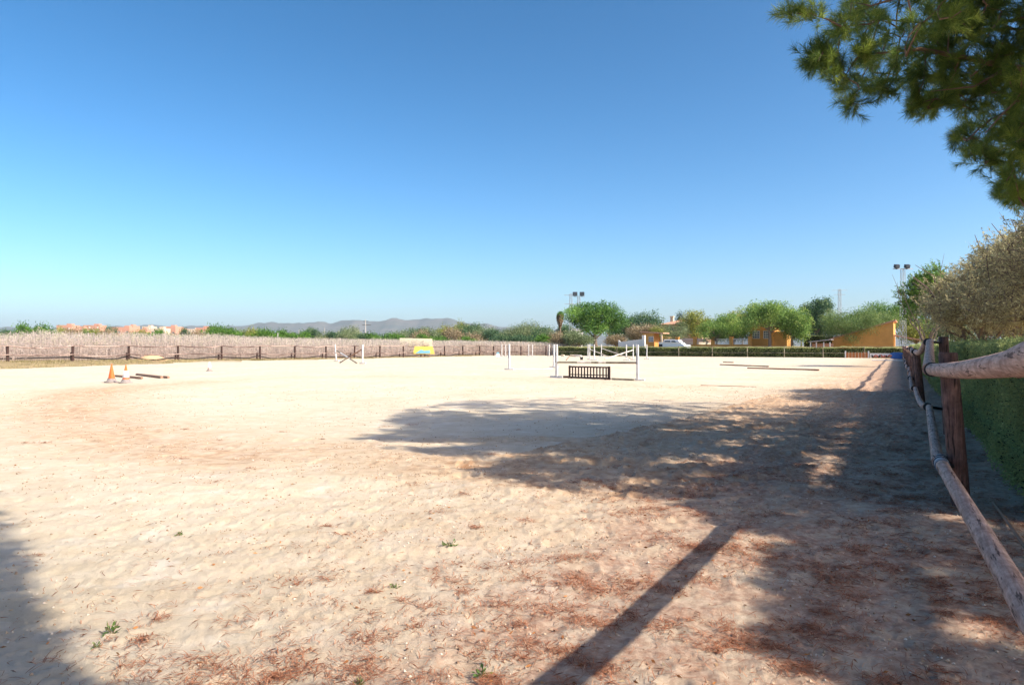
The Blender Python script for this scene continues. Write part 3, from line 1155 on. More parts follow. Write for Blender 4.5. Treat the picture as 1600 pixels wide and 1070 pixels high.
# --- olive trees behind the right hedge
def olive(base, rad, cz, n, seed, label, view=V_OLIVE, fol=None, leafl=0.085, leafw=0.024, dens=95, cr=0.34, name='olive_tree', cat='olive tree', group='olive trees behind the hedge'):
    rng = np.random.default_rng(seed)
    base = np.array(base, float)
    c = ell(n, base + [0, 0, cz], rad, rng, 0.5)
    c = c[ok_view(c, 0.25, view) & ok_shadow(c, 0.3)]
    if base[1] < 23:
        c = c[gapok(c, 0.62, 0.46 if base[1] > 15 else 0.36)]
    limbs = []
    for k in range(8):
        a = rng.uniform(0, 2 * math.pi)
        e = base + [math.cos(a) * rad[0] * .6, math.sin(a) * rad[1] * .6, cz + rng.uniform(-.2, .7) * rad[2]]
        P = limb(base + [0, 0, 1.1 + rng.uniform(0, .5)], e, rng)
        if ok_view(np.array(P)[1:], 0.02, view).all() or True:
            limbs.append((P, 0.06))
    trunk = [base, base + [.1, .05, .6], base + [-.05, 0, 1.2], base + [.05, .1, 1.9]]
    return near_tree(name, label, cat, base, trunk, [.17, .13, .12, .08], limbs, list(c), cr, 'leaf', rng, fol or M['oliveleaf'], M['obark'],
                     group=group, nl=leafl, nw=leafw, dens=dens)


olive((11.6, 12.4, 0), (3.0, 3.2, 2.1), 3.6, 900, 31, 'grey green olive tree nearest the viewpoint, at the right edge of the frame', leafl=.08, leafw=.026)
olive((13.6, 17.0, 0), (2.9, 2.8, 2.0), 3.7, 1500, 32, 'silvery olive tree whose crown meets the right edge behind the long rail', leafl=.09, leafw=.03)
olive((14.7, 21.6, 0), (3.4, 3.0, 2.3), 3.7, 1900, 33, 'olive tree with a leaning trunk above the clipped hedge, left end of the olive row', leafl=.1, leafw=.034)
olive((30.2, 50.6, 0), (3.6, 3.8, 3.0), 6.0, 900, 36, 'dark pine with a ragged crown beside the far floodlight mast', view=V_DARKPINE, fol=M['greenD'],
      leafl=.2, leafw=.05, dens=90, cr=.5, name='pine_tree', cat='pine tree', group='pines beside the fence')

# ------------------------------------------------------------------ right-hand fence
def right_fence():
    root = thing('rail_fence', 'wooden fence with round sagging rails strapped to dark posts along the right side', 'fence', (fence_x(7), 7, 0))
    off = root.location
    ds = [7.0, 12.5] + [18 + 5.5 * k for k in range(13)]
    rng = np.random.default_rng(8)
    tops = {}
    pr0 = 0.088
    for i, d in enumerate(ds):
        x = fence_x(d)
        r = pr0
        h = 1.52
        if i == 0:
            b, t = W(1502, d, -0.1), W(1481, d, 1.52)
        elif i == 1:
            b, t = W(1482, d, -0.1), W(1474, d, Zof(527, d))
            r = 0.082
        else:
            h = 1.5 + rng.uniform(-.04, .06)
            b = np.array([x, d, -0.1])
            t = np.array([x - 0.1 + rng.normal() * .05, d, h])
        mb = MB()
        mb.tube([b, (b + t) / 2, t, t + [0, 0, .012]], [r, r * .98, r * .96, r * .8], 14)
        mb.build('post', M['post'], root, off)
        tops[i] = (b, t)
    # rails, one piece per bay
    def hi(i):
        if i == 0:
            return W(1456, 6.95, Zof(577, 6.95))
        if i == 1:
            return W(1450, 12.4, Zof(530, 12.4) - .05)
        d = ds[i]
        return np.array([fence_x(d) - 0.2, d, 1.47 + 0.03 * math.sin(i * 2.3)])

    def lo(i):
        if i == 0:
            return W(1470, 6.9, 0.44)
        if i == 1:
            return W(1449, 12.3, 0.52)
        d = ds[i]
        return np.array([fence_x(d) - 0.2 + .05 * math.sin(i * 1.7), d, 0.5 + 0.04 * math.sin(i * 3.1)])
    pre_hi = [W(1720, 1.9, 1.60), W(1592, 3.05, Zof(566, 3.05))]
    pre_lo = [np.array([1.35, 1.2, .45]), W(1604, 3.05, Zof(952, 3.05))]

    def rail(a, b, r, sag, nm='rail', m='rail', dz=0):
        n = 9
        P = []
        for k in range(n):
            t = k / (n - 1)
            p = a + (b - a) * t
            p[2] += -sag * 4 * t * (1 - t) + dz
            P.append(p)
        mb = MB()
        mb.tube(P, [r * (1.03 - .06 * k / n) for k in range(n)], 16)
        o = mb.build(nm, M[m], root, off)
        return o
    rail(pre_hi[0] + [-.02, 0, .02], pre_hi[1] + [0.02, 0.03, 0.0], 0.072, 0.0)
    rail(pre_hi[1], hi(0), 0.062, 0.02)
    rail(pre_lo[0], pre_lo[1], 0.066, 0.01)
    rail(pre_lo[1] + [0, 0, 0.0], lo(0) + np.array([-.005, 0, 0.0]), 0.058, -0.0)
    for i in range(len(ds) - 1):
        s = 0.05 + 0.1 * rng.random()
        rail(hi(i) + np.array([0, .05, .0]), hi(i + 1) - np.array([0, .05, 0]), 0.06, s if i > 0 else 0.03)
        rail(lo(i) + np.array([0, .05, .0]), lo(i + 1) - np.array([0, .05, 0]), 0.056, s * 1.3 if i > 0 else 0.02)
    for i in range(len(ds)):
        for p in (hi(i), lo(i)):
            mb = MB()
            k = FU[0], FU[1], 0
            for off_ in (-0.06, 0.06):
                q = p + np.array(k) * off_
                mb.tube([q - np.array(k) * 0.012, q + np.array(k) * 0.012], 0.072, 16)
            pp = tops[i][0] + (tops[i][1] - tops[i][0]) * (p[2] / tops[i][1][2])
            mb.tube([p, pp], 0.025, 6)
            mb.build('strap', M['strap'], root, off)
    mb = MB()
    a, b = lo(0) - np.array([FU[0], FU[1], 0]) * .22, lo(0) + np.array([FU[0], FU[1], 0]) * 0.16
    mb.tube([a, b], 0.066, 18)
    mb.build('sleeve', M['sleeve'], root, off)


right_fence()

# dark hose on the ground by the hedge
mb = MB()
mb.tube([W(1552, 7.0, .015), W(1575, 6.2, .02), W(1612, 5.2, .02), W(1700, 4.2, .015)], 0.016, 8)
settag(mb.build('drip_pipe', M['brown']), 'thin brownish pipe lying on the litter between fence and right hedge', 'pipe')


# ------------------------------------------------------------------ hedges
def hedge(name, label, a, b, thick, h, side, dens_fn, lsize, seed, leafm, top_light=0.0, core=True):
    """a->b is the face towards the arena; body lies on 'side' of it"""
    rng = np.random.default_rng(seed)
    a = np.array([*a[:2], 0.0])
    b = np.array([*b[:2], 0.0])
    u = norm(b - a)
    L = np.linalg.norm(b - a)
    nrm = np.array([u[1], -u[0], 0]) * side       # into the body
    root = thing(name, label, 'hedge', a)
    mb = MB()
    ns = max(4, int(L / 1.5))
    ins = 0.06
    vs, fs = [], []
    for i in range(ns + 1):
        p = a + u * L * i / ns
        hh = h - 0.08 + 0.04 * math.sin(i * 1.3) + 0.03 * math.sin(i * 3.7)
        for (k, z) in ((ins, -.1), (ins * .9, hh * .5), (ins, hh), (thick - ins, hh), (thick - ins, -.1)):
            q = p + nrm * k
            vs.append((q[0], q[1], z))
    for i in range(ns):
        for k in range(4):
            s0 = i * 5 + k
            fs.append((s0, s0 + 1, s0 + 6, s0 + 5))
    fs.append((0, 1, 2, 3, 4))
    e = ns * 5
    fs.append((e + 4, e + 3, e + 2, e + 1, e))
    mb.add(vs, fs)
    mb.build('inner_block', M['hedgecore'], root, a)  # one solid dark block fills the hedge behind the leaves
    VV, TT = [], []
    seg = 2.0
    n = int(L / seg)
    for i in range(n):
        s0 = i * seg
        p0 = a + u * s0
        dens, ls = dens_fn(np.linalg.norm((p0 + u * seg / 2)[:2]))
        for face in (0, 1):
            area = seg * (h if face == 0 else thick)
            k = int(area * dens)
            s = s0 + rng.uniform(0, seg, k)
            hloc = h + 0.05 * np.sin(s * 0.9) + 0.06 * (vnoise(s * 1.4, s * 0, 3) - .5)
            if face == 0:
                z = rng.uniform(0.02, 1, k) ** 0.9 * hloc
                bulge = (fbm(s * 1.3, z * 1.6, 3, seed) - .45) * .22
                off = -bulge + rng.normal(0, .035, k)
                c = a + u * s[:, None] + nrm * off[:, None]
                c[:, 2] = z
                ax = -nrm
            else:
                t = rng.uniform(-0.03, thick, k)
                z = hloc + (fbm(s * 1.3, t * 2, 3, seed + 3) - .45) * .14 + rng.normal(0, .03, k) + np.where(rng.random(k) < .04, rng.uniform(0, .12, k), 0)
                c = a + u * s[:, None] + nrm * t[:, None]
                c[:, 2] = z
                ax = np.array([0, 0, 1.0])
            VV.append(leaves(c, ls, ls * .55, rng, np.tile(ax, (k, 1)), 1.4))
            TT.append(np.repeat(np.clip(0.75 * fbm(c[:, 0] * 2.0, c[:, 2] * 2 + c[:, 1], 3, seed) + rng.normal(0, .13, k) + (top_light if face else 0), 0, 1), 4))  # top leaves get a lighter colour: the sunlit top is painted in
    cloud('foliage', np.concatenate(VV), 4, np.concatenate(TT), leafm, root, a)
    return root


def dens_near(d):
    return (2600 if d < 9 else 1500 if d < 16 else 650 if d < 30 else 260 if d < 60 else 140), (0.034 if d < 9 else .042 if d < 16 else 0.065 if d < 30 else 0.1 if d < 60 else .14)


o2 = np.array([fence_x(0), 0]) + FN * 0.62
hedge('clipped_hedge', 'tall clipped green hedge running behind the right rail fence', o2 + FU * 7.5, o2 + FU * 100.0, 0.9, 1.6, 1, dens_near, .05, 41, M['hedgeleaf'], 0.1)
pa = far_pt(866, 0.9)
pb = far_pt(1424, 0.9)
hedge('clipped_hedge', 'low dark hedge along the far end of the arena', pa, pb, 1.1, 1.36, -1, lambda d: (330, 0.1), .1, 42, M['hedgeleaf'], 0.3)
pa = far_pt(1256, 16)
pb = far_pt(1301, 16)
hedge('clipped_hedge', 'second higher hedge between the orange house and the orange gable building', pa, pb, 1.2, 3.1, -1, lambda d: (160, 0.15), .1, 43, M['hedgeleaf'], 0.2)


# ------------------------------------------------------------------ left fence and far fence
def line_fence(name, label, pts, hts, prad, rails, railr, postm, railm, sag, seed, skip_rail=()):
    rng = np.random.default_rng(seed)
    root = thing(name, label, 'fence', pts[0])
    off = pts[0]
    for p, h in zip(pts, hts):
        mb = MB()
        zg = GZ(p[0], p[1])
        mb.tube([[p[0], p[1], zg - .2], [p[0] + rng.normal() * .02, p[1], zg + h]], [prad, prad * .95], 8)
        mb.build('post', postm, root, off)
    for i in range(len(pts) - 1):
        for rk in rails:
            a = np.array([pts[i][0], pts[i][1], GZ(*pts[i][:2]) + hts[i] * rk])
            b = np.array([pts[i + 1][0], pts[i + 1][1], GZ(*pts[i + 1][:2]) + hts[i + 1] * rk])
            dirn = norm(b - a)
            sd = np.array([-dirn[1], dirn[0], 0]) * (prad + railr)
            if np.dot(sd[:2], -a[:2]) < 0:
                sd = -sd
            s = sag * rng.uniform(-.1, 1.6)
            P = []
            for k in range(7):
                t = k / 6
                q = a + (b - a) * t + sd
                q[2] -= 4 * s * t * (1 - t)
                P.append(q)
            mb = MB()
            mb.tube(P, railr, 6)
            mb.build('rail', railm, root, off)
    return root


pts = []
hts = []
for n in range(-1, 15):
    d = 4.125 * (n + 13.09)
    x = 0.589 * d - 71.0
    pts.append(np.array([x, d, 0.0]))
    hts.append(1.62 - GZ(x, d))
for px in (771, 814, 853):
    pts.append(W(px, 112.3))
    hts.append(1.58)
line_fence('rail_fence', 'dark post and sagging rail fence along the left side before the dry brush', pts, hts, 0.11, (0.97, 0.42), 0.045, M['fpost'], M['frail'], 0.12, 3)
pts = [W(872, 113.2)]
s = 0.0
p = far_pt(1418)
while True:
    q = p - U3 * s
    if (q[0] / q[1]) * F + 800 < 880:
        break
    pts.append(q)
    s += 4.9
pts = [pts[0]] + pts[1:][::-1]
line_fence('rail_fence', 'thin weathered fence in front of the low hedge at the far end', pts, [1.52] * len(pts), 0.055, (0.97, 0.42), 0.03, M['oldpole'], M['oldpole'], 0.05, 4)

# low stakes with a black pipe outside the left fence
root = thing('low_barrier', 'short stakes carrying a wavy black pipe just outside the left fence', 'barrier', W(60, 57))
off = root.location
sp = []
for n in range(1, 15):
    d = 4.125 * (n + 13.09 - 0.15) + 1.5
    x = 0.589 * d - 71.0 - 1.2
    sp.append(np.array([x, d, GZ(x, d)]))
    mb = MB()
    mb.tube([sp[-1] + [0, 0, -.1], sp[-1] + [0.02, 0, .72]], 0.1, 8)
    mb.build('stake', M['fpost'], root, off)
P = []
for i in range(len(sp) - 1):
    for k in range(5):
        t = k / 5
        q = sp[i] * (1 - t) + sp[i + 1] * t
        P.append(q + [0, 0, .32 - 0.2 * math.sin(math.pi * t) + .08 * math.sin(i * 2 + t * 5)])
mb = MB()
mb.tube([P[0] + np.array([-5.5, -4, -.1])] + P, 0.06, 6)
mb.build('pipe', M['pipe'], root, off)

# ------------------------------------------------------------------ brush field, verge grass
def brush():
    rng = np.random.default_rng(12)
    n = 230000
    d = rng.uniform(48, 150, n)
    back = rng.uniform(0, 1, n) ** 1.6 * 34 + 2.2
    lat = 0.589 * d - 71.0
    x = lat - back * 0.862
    y = d + back * 0.507
    # behind the corner as well
    m = rng.random(n) < 0.35
    x = np.where(m, rng.uniform(-40, 12, n), x)
    y = np.where(m, np.maximum(115, 115 + (rng.uniform(0, 1, n) ** 1.5) * 30), y)
    px = 800 + x / y * F
    keep = (px < 900) & (px > -160) & (left_s(x, y) < -1.2) | (m & (y > 113.5) & (px < 905))
    x, y = x[keep], y[keep]
    n = len(x)
    px = 800 + x / y * F
    top = np.interp(px, [-100, 0, 20, 60, 150, 330, 450, 620, 760, 860, 905], [522, 526, 523, 518, 522, 522, 527, 530, 532, 534, 536])
    hmax = np.clip(CAMH + (HY - top) / F * y, 1.5, 4.0)
    h = hmax * (0.55 + 0.45 * rng.uniform(0, 1, n) ** .6) * (0.86 + 0.26 * fbm(x * .35, y * .35, 3, 8))
    zg = height(x, y)
    w = rng.uniform(0.006, 0.018, n)
    lean = rng.normal(0, .1, (n, 2)) * h[:, None]
    b = rng.uniform(0, math.pi, n)
    bx, by = np.cos(b) * w, np.sin(b) * w
    o = np.zeros((n, 4, 3))
    o[:, 0] = np.column_stack([x - bx, y - by, zg - .05])
    o[:, 1] = np.column_stack([x + bx, y + by, zg - .05])
    o[:, 2] = np.column_stack([x + lean[:, 0] + bx * 1.2, y + lean[:, 1] + by * 1.2, zg + h])
    o[:, 3] = np.column_stack([x + lean[:, 0] - bx * 1.2, y + lean[:, 1] - by * 1.2, zg + h])
    t = np.zeros((n, 4))
    base = rng.uniform(0.1, 0.6, n)
    t[:, 0] = t[:, 1] = base
    t[:, 2] = t[:, 3] = np.clip(base + rng.uniform(0, .5, n), 0, 1)
    # feathery tops
    k = int(n * 2.2)
    sel = rng.integers(0, n, k)
    tk = rng.uniform(.02, 1.0, k) ** .75
    cen = np.column_stack([x[sel] + lean[sel, 0] * tk, y[sel] + lean[sel, 1] * tk, zg[sel] + h[sel] * tk]) + rng.normal(0, .1, (k, 3))
    L = leaves(cen, 0.24, 0.045, rng, np.tile(np.array([0, 0, 1.0]), (k, 1)), 2.6)
    ks = rng.random(n) < 0.1
    V = np.concatenate([o[ks].reshape(-1, 3), L])
    tt = np.concatenate([t[ks].ravel(), np.repeat(np.clip(.25 + .55 * tk + rng.normal(0, .15, k), 0, 1), 4)])
    ob = cloud('dry_brush', V, 4, tt, M['brushstalk'])
    settag(ob, 'tall dry pinkish brush filling the field behind the left fence', 'brush', kind='stuff')


brush()


def verge():
    rng = np.random.default_rng(13)
    n = 30000
    d = rng.uniform(36, 112, n)
    w = np.interp(d, [30, 47, 58, 69, 91, 200], [10, 7.5, 4.2, 1.1, 0.5, 0.5])
    s = rng.uniform(-2.5, 1, n) * 1.0
    s = np.where(rng.random(n) < .75, rng.uniform(0, 1, n) * w, s)
    x = 0.589 * d - 71.0 + s / 0.862
    y = d
    m = fbm(x * .8, y * .8, 3, 4) > 0.38
    x, y = x[m], y[m]
    n = len(x)
    h = rng.uniform(0.05, 0.2, n) * (0.5 + fbm(x * .5, y * .5, 2, 6))
    zg = height(x, y)
    b = rng.uniform(0, math.pi, n)
    ww = rng.uniform(.012, .03, n)
    o = np.zeros((n, 3, 3))
    o[:, 0] = np.column_stack([x - np.cos(b) * ww, y - np.sin(b) * ww, zg - .02])
    o[:, 1] = np.column_stack([x + np.cos(b) * ww, y + np.sin(b) * ww, zg - .02])
    o[:, 2] = np.column_stack([x + rng.normal(0, .06, n), y + rng.normal(0, .06, n), zg + h])
    t = np.repeat(np.clip(fbm(x * .3, y * .3, 2, 9) + rng.normal(0, .15, n), 0, 1), 3)
    settag(cloud('grass', o.reshape(-1, 3), 3, t, M['grassblade']), 'short yellow green grass verge under the left fence', 'grass', kind='stuff')


verge()

# ------------------------------------------------------------------ generated background trees
def crown_pts(rng, blobs, nclump, shell=0.35, top=0.0):
    out = []
    vol = np.array([b[3] * b[4] * b[5] for b in blobs])
    p = vol ** .7 / np.sum(vol ** .7)
    ks = rng.multinomial(nclump, p)
    for b, k in zip(blobs, ks):
        out.append(ell(k, b[:3], b[3:], rng, shell))
    return np.concatenate(out)


def make_tree(name, label, cat, loc, height_, width, z0, kind, seed, fm, nclump=260, per=34, leaf=0.16, depth=None, group=None, lean=0.0, trunk_r=0.2, drop=0.0, bark='obark', aspect=0.4, shape='round'):
    """a tree with a tapered trunk, limbs and a crown of leaf clumps; z0 = crown bottom"""
    rng = np.random.default_rng(seed)
    rx = width / 2
    ry = (depth or width) / 2
    zc = (height_ + z0) / 2
    rz = (height_ - z0) / 2
    blobs = []
    nb = 15
    leaf = leaf * 1.55
    aspect = min(aspect * 1.35, .6)
    if shape == 'cypress':
        for i in range(8):
            t = i / 7
            blobs.append((0, 0, z0 + (height_ - z0) * (0.06 + .86 * t), rx * (1 - .75 * t ** 1.6) * .9, ry * (1 - .75 * t ** 1.6) * .9, (height_ - z0) * .13))
    elif shape == 'umbrella':
        for i in range(nb):
            a = 2 * math.pi * i / nb + rng.uniform(-.3, .3)
            r = rng.uniform(.4, .8)
            blobs.append((math.cos(a) * rx * r, math.sin(a) * ry * r, zc + rz * (rng.uniform(-.25, .25) + .25 * (1 - r)), rx * .38, ry * .38, rz * .62))
        blobs.append((0, 0, zc + rz * .3, rx * .5, ry * .5, rz * .62))
    elif shape == 'tall':
        for i in range(nb + 4):
            t = rng.uniform(0, 1)
            a = rng.uniform(0, 2 * math.pi)
            r = rng.uniform(.2, .66) * (1 - .45 * t)
            blobs.append((math.cos(a) * rx * r, math.sin(a) * ry * r, z0 + (height_ - z0) * (.12 + .78 * t), rx * .34, ry * .34, rz * .26))
    else:
        for i in range(nb):
            a = 2 * math.pi * i / nb + rng.uniform(-.4, .4)
            e = rng.uniform(-.75, .9)
            r = math.cos(e) * rng.uniform(.55, .72)
            blobs.append((math.cos(a) * rx * r, math.sin(a) * ry * r, zc + rz * math.sin(e) * .68, rx * rng.uniform(.34, .46), ry * rng.uniform(.34, .46), rz * rng.uniform(.34, .46)))
        blobs.append((0, 0, zc, rx * .6, ry * .6, rz * .7))
    root = thing(name, label, cat, loc, group=group)
    tb = MB()
    th = z0 + (height_ - z0) * .55
    tb.tube([[0, 0, -.2], [lean * .4, 0.02, z0 * .5], [lean * .8, 0, z0 + .1], [0, 0, th]], [trunk_r * 1.2, trunk_r, trunk_r * .8, trunk_r * .25], 9)
    for b in blobs:
        s = np.array([lean * .8, 0, z0 * rng.uniform(.75, 1.0) + .05 + max(0, (b[2] - z0) * .3)])
        if shape == 'cypress':
            continue
        e = np.array(b[:3])
        tb.tube([s, (s + e) / 2 + [0, 0, -.05 * height_ * .3], e], [trunk_r * .45, trunk_r * .28, trunk_r * .08], 5)
    tb.build('trunk', M[bark], root)
    cp = crown_pts(rng, blobs, int(nclump * 1.25))
    fq = 6.0 / max(width, 1.0)
    nz_ = fbm(cp[:, 0] * fq + seed + cp[:, 1] * fq * .6, cp[:, 2] * fq * 1.2 + cp[:, 1] * fq * .5, 3, seed)
    keep_ = nz_ > np.quantile(nz_, 0.24)
    cp, nz_ = cp[keep_], nz_[keep_]
    clr = leaf * 1.7
    k = per
    c = np.repeat(cp, k, axis=0) + np.clip(rng.normal(size=(len(cp) * k, 3)), -1.9, 1.9) * np.array([clr, clr, clr * .75])
    if drop:
        hang = rng.uniform(0, 1, len(c)) ** 2 * drop
        c[:, 2] -= hang
    tint = np.repeat(rng.normal(.45, .2, len(cp)) + (nz_ - .5) * 2.2, k) + rng.normal(0, .16, len(c))  # lit clumps and dark gaps of the crown put into the leaf tint
    ax = np.tile(np.array([0, 0, -1.0 if drop else .6]), (len(c), 1))
    V = leaves(c, leaf, leaf * aspect, rng, ax, 1.3)
    cloud('crown', V, 4, np.repeat(tint, 4), M[fm], root)
    return root


def tree_px(name, label, cat, px, ytop, wpx, d, ycrown, kind, seed, fm, **kw):
    h = Zof(ytop, d)
    z0 = max(0.3, Zof(ycrown + 3, d))
    w = wpx / F * d * 1.06
    return make_tree(name, label, cat, W(px, d), h, w, z0, kind, seed, fm, **kw)


tree_px('broadleaf_tree', 'big round dense green tree behind the far hedge, left of the small orange shed', 'tree', 932, 466, 92, 121, 527, 'r', 101, 'greenA',
        nclump=620, per=40, leaf=.17, trunk_r=.42, lean=-.4, group='trees behind the far hedge')
tree_px('broadleaf_tree', 'pale green tree just right of the big round tree', 'tree', 1004, 483, 66, 140, 528, 'r', 102, 'greenG', nclump=330, per=34, leaf=.19, group='trees behind the far hedge')
tree_px('bush', 'brown olive bush crowding behind the small orange shed', 'bush', 1006, 505, 60, 131, 538, 'r', 103, 'tanbush', nclump=240, per=34, leaf=.16, trunk_r=.1)
tree_px('bush', 'yellow green bush at the left foot of the tiled villa', 'bush', 1033, 508, 38, 128, 538, 'r', 104, 'greenH', nclump=150, per=32, leaf=.14, trunk_r=.1)
tree_px('olive_tree', 'round grey olive bush in front of the tiled villa, above the white car', 'olive tree', 1057, 501, 46, 124, 533, 'r', 105, 'greenE', nclump=260, per=40, leaf=.1, trunk_r=.15, aspect=.25)
tree_px('cypress_tree', 'dark narrow cypress right of the villa chimney', 'cypress', 1063, 487, 13, 150, 530, 'r', 106, 'greenF', nclump=200, per=30, leaf=.16, shape='cypress', trunk_r=.15)
tree_px('broadleaf_tree', 'yellow green tree right of the dark cypress', 'tree', 1087, 482, 50, 140, 532, 'r', 107, 'greenH', nclump=300, per=34, leaf=.19, group='trees behind the far hedge')
tree_px('broadleaf_tree', 'low blue green tree spreading over the white railing', 'tree', 1116, 496, 48, 110, 534, 'r', 108, 'greenB', nclump=260, per=36, leaf=.13, group='trees behind the far hedge', drop=.5, lean=.5)
tree_px('broadleaf_tree', 'loose willowy tree left of the orange house', 'tree', 1146, 482, 70, 112, 535, 'r', 109, 'greenB', nclump=420, per=36, leaf=.15, group='trees behind the far hedge', drop=.6)
tree_px('broadleaf_tree', 'yellowish tree crown showing behind the willowy tree', 'tree', 1160, 482, 44, 150, 525, 'r', 110, 'greenH', nclump=220, per=34, leaf=.2, group='trees behind the far hedge')
tree_px('broadleaf_tree', 'large drooping light green tree over the orange house', 'tree', 1203, 466, 80, 104, 519, 'r', 111, 'greenB', nclump=560, per=42, leaf=.15, drop=.9, trunk_r=.25, group='trees behind the far hedge', shape='umbrella')
tree_px('broadleaf_tree', 'light green weeping tree right of the orange house', 'tree', 1240, 474, 50, 103, 531, 'r', 112, 'greenB', nclump=420, per=40, leaf=.14, drop=1.2, trunk_r=.22, lean=-.3, group='trees behind the far hedge')
tree_px('eucalyptus_tree', 'tall blue green tree with a spiky top left of the pylon', 'tree', 1277, 458, 60, 132, 528, 'r', 113, 'greenG', nclump=520, per=38, leaf=.19, drop=.6, shape='tall', trunk_r=.25)
tree_px('pine_tree', 'round pale pine with a short trunk before the orange gable', 'pine tree', 1330, 476, 88, 104, 538, 'r', 114, 'greenC', nclump=700, per=44, leaf=.16, aspect=.16, trunk_r=.22, group='pines behind the far hedge')
tree_px('stone_pine', 'wide bright green stone pine behind the orange gable', 'pine tree', 1384, 470, 84, 138, 516, 'r', 115, 'greenD', nclump=420, per=40, leaf=.2, aspect=.25, trunk_r=.25, shape='umbrella', bark='bark', group='pines behind the far hedge')
tree_px('stone_pine', 'lower yellowish pine in front of the wide stone pine', 'pine tree', 1372, 486, 52, 126, 520, 'r', 116, 'greenC', nclump=260, per=38, leaf=.18, aspect=.25, trunk_r=.2, shape='umbrella', bark='bark', group='pines behind the far hedge')
tree_px('broadleaf_tree', 'dusty green tree behind the floodlight mast and porch', 'tree', 1432, 492, 62, 112, 535, 'r', 117, 'greenH', nclump=300, per=36, leaf=.18, group='trees behind the far hedge')
tree_px('broadleaf_tree', 'dull green tree closing the gap under the olive crowns', 'tree', 1500, 478, 90, 90, 538, 'r', 118, 'greenE', nclump=300, per=36, leaf=.18, group='trees behind the far hedge')
tree_px('broadleaf_tree', 'dry brown tree behind the olive row at the right edge', 'tree', 1580, 470, 90, 70, 538, 'r', 119, 'tanbush', nclump=300, per=36, leaf=.16, group='trees behind the far hedge')
tree_px('broadleaf_tree', 'small dark tree behind the whitish cottage', 'tree', 885, 506, 22, 190, 528, 'r', 120, 'greenG', nclump=120, per=34, leaf=.24, group='trees behind the far hedge')
tree_px('broadleaf_tree', 'green tree filling the gap behind the yellow green one and the willowy one', 'tree', 1108, 490, 50, 160, 535, 'r', 130, 'greenG', nclump=260, per=34, leaf=.2, group='trees behind the far hedge')
tree_px('broadleaf_tree', 'broad green tree filling the gap left of the tall blue green tree', 'tree', 1252, 482, 50, 150, 536, 'r', 131, 'greenA', nclump=260, per=34, leaf=.2, group='trees behind the far hedge')
tree_px('broadleaf_tree', 'green tree closing the line behind the round pale pine', 'tree', 1345, 484, 70, 160, 536, 'r', 132, 'greenA', nclump=300, per=34, leaf=.21, group='trees behind the far hedge')
tree_px('broadleaf_tree', 'low green tree behind the white wall and the big round tree', 'tree', 972, 500, 50, 160, 538, 'r', 133, 'greenO', nclump=220, per=34, leaf=.2, group='trees behind the far hedge')
tree_px('bush', 'grey brown bush under the left side of the big round tree', 'bush', 905, 514, 52, 116, 540, 'r', 121, 'greenE', nclump=260, per=36, leaf=.13, trunk_r=.1)
tree_px('bush', 'greyish dry bush right of the big round tree trunk', 'bush', 962, 520, 34, 118, 540, 'r', 122, 'tanbush', nclump=160, per=36, leaf=.12, trunk_r=.1)
tree_px('bush', 'dark bush between the left fence corner and the far hedge', 'bush', 880, 522, 40, 119, 542, 'r', 123, 'tanbush', nclump=180, per=36, leaf=.13, trunk_r=.1)

# trees and bushes beyond the brush field: a few source trees, then copies
protos = {
    'orchard': (make_tree('orchard_tree', 'x', 'tree', (0, 0, 0), 4.0, 5.0, 0.5, 'r', 201, 'greenO', nclump=150, per=30, leaf=.2, trunk_r=.14), 4.0, 5.0),
    'olive': (make_tree('olive_tree', 'x', 'olive tree', (0, 0, 0), 6.0, 6.0, 0.8, 'r', 202, 'greenE', nclump=200, per=32, leaf=.2, trunk_r=.2, aspect=.3), 6.0, 6.0),
    'dark': (make_tree('broadleaf_tree', 'x', 'tree', (0, 0, 0), 6.0, 6.0, 0.8, 'r', 203, 'greenG', nclump=200, per=32, leaf=.2, trunk_r=.2), 6.0, 6.0),
    'yellow': (make_tree('pine_tree', 'x', 'pine tree', (0, 0, 0), 6.0, 6.0, 1.0, 'r', 204, 'greenH', nclump=180, per=32, leaf=.2, trunk_r=.2, shape='umbrella'), 6.0, 6.0),
    'tan': (make_tree('bush', 'x', 'bush', (0, 0, 0), 4.0, 5.0, 0.3, 'r', 205, 'tanbush', nclump=150, per=30, leaf=.2, trunk_r=.12), 4.0, 5.0),
}
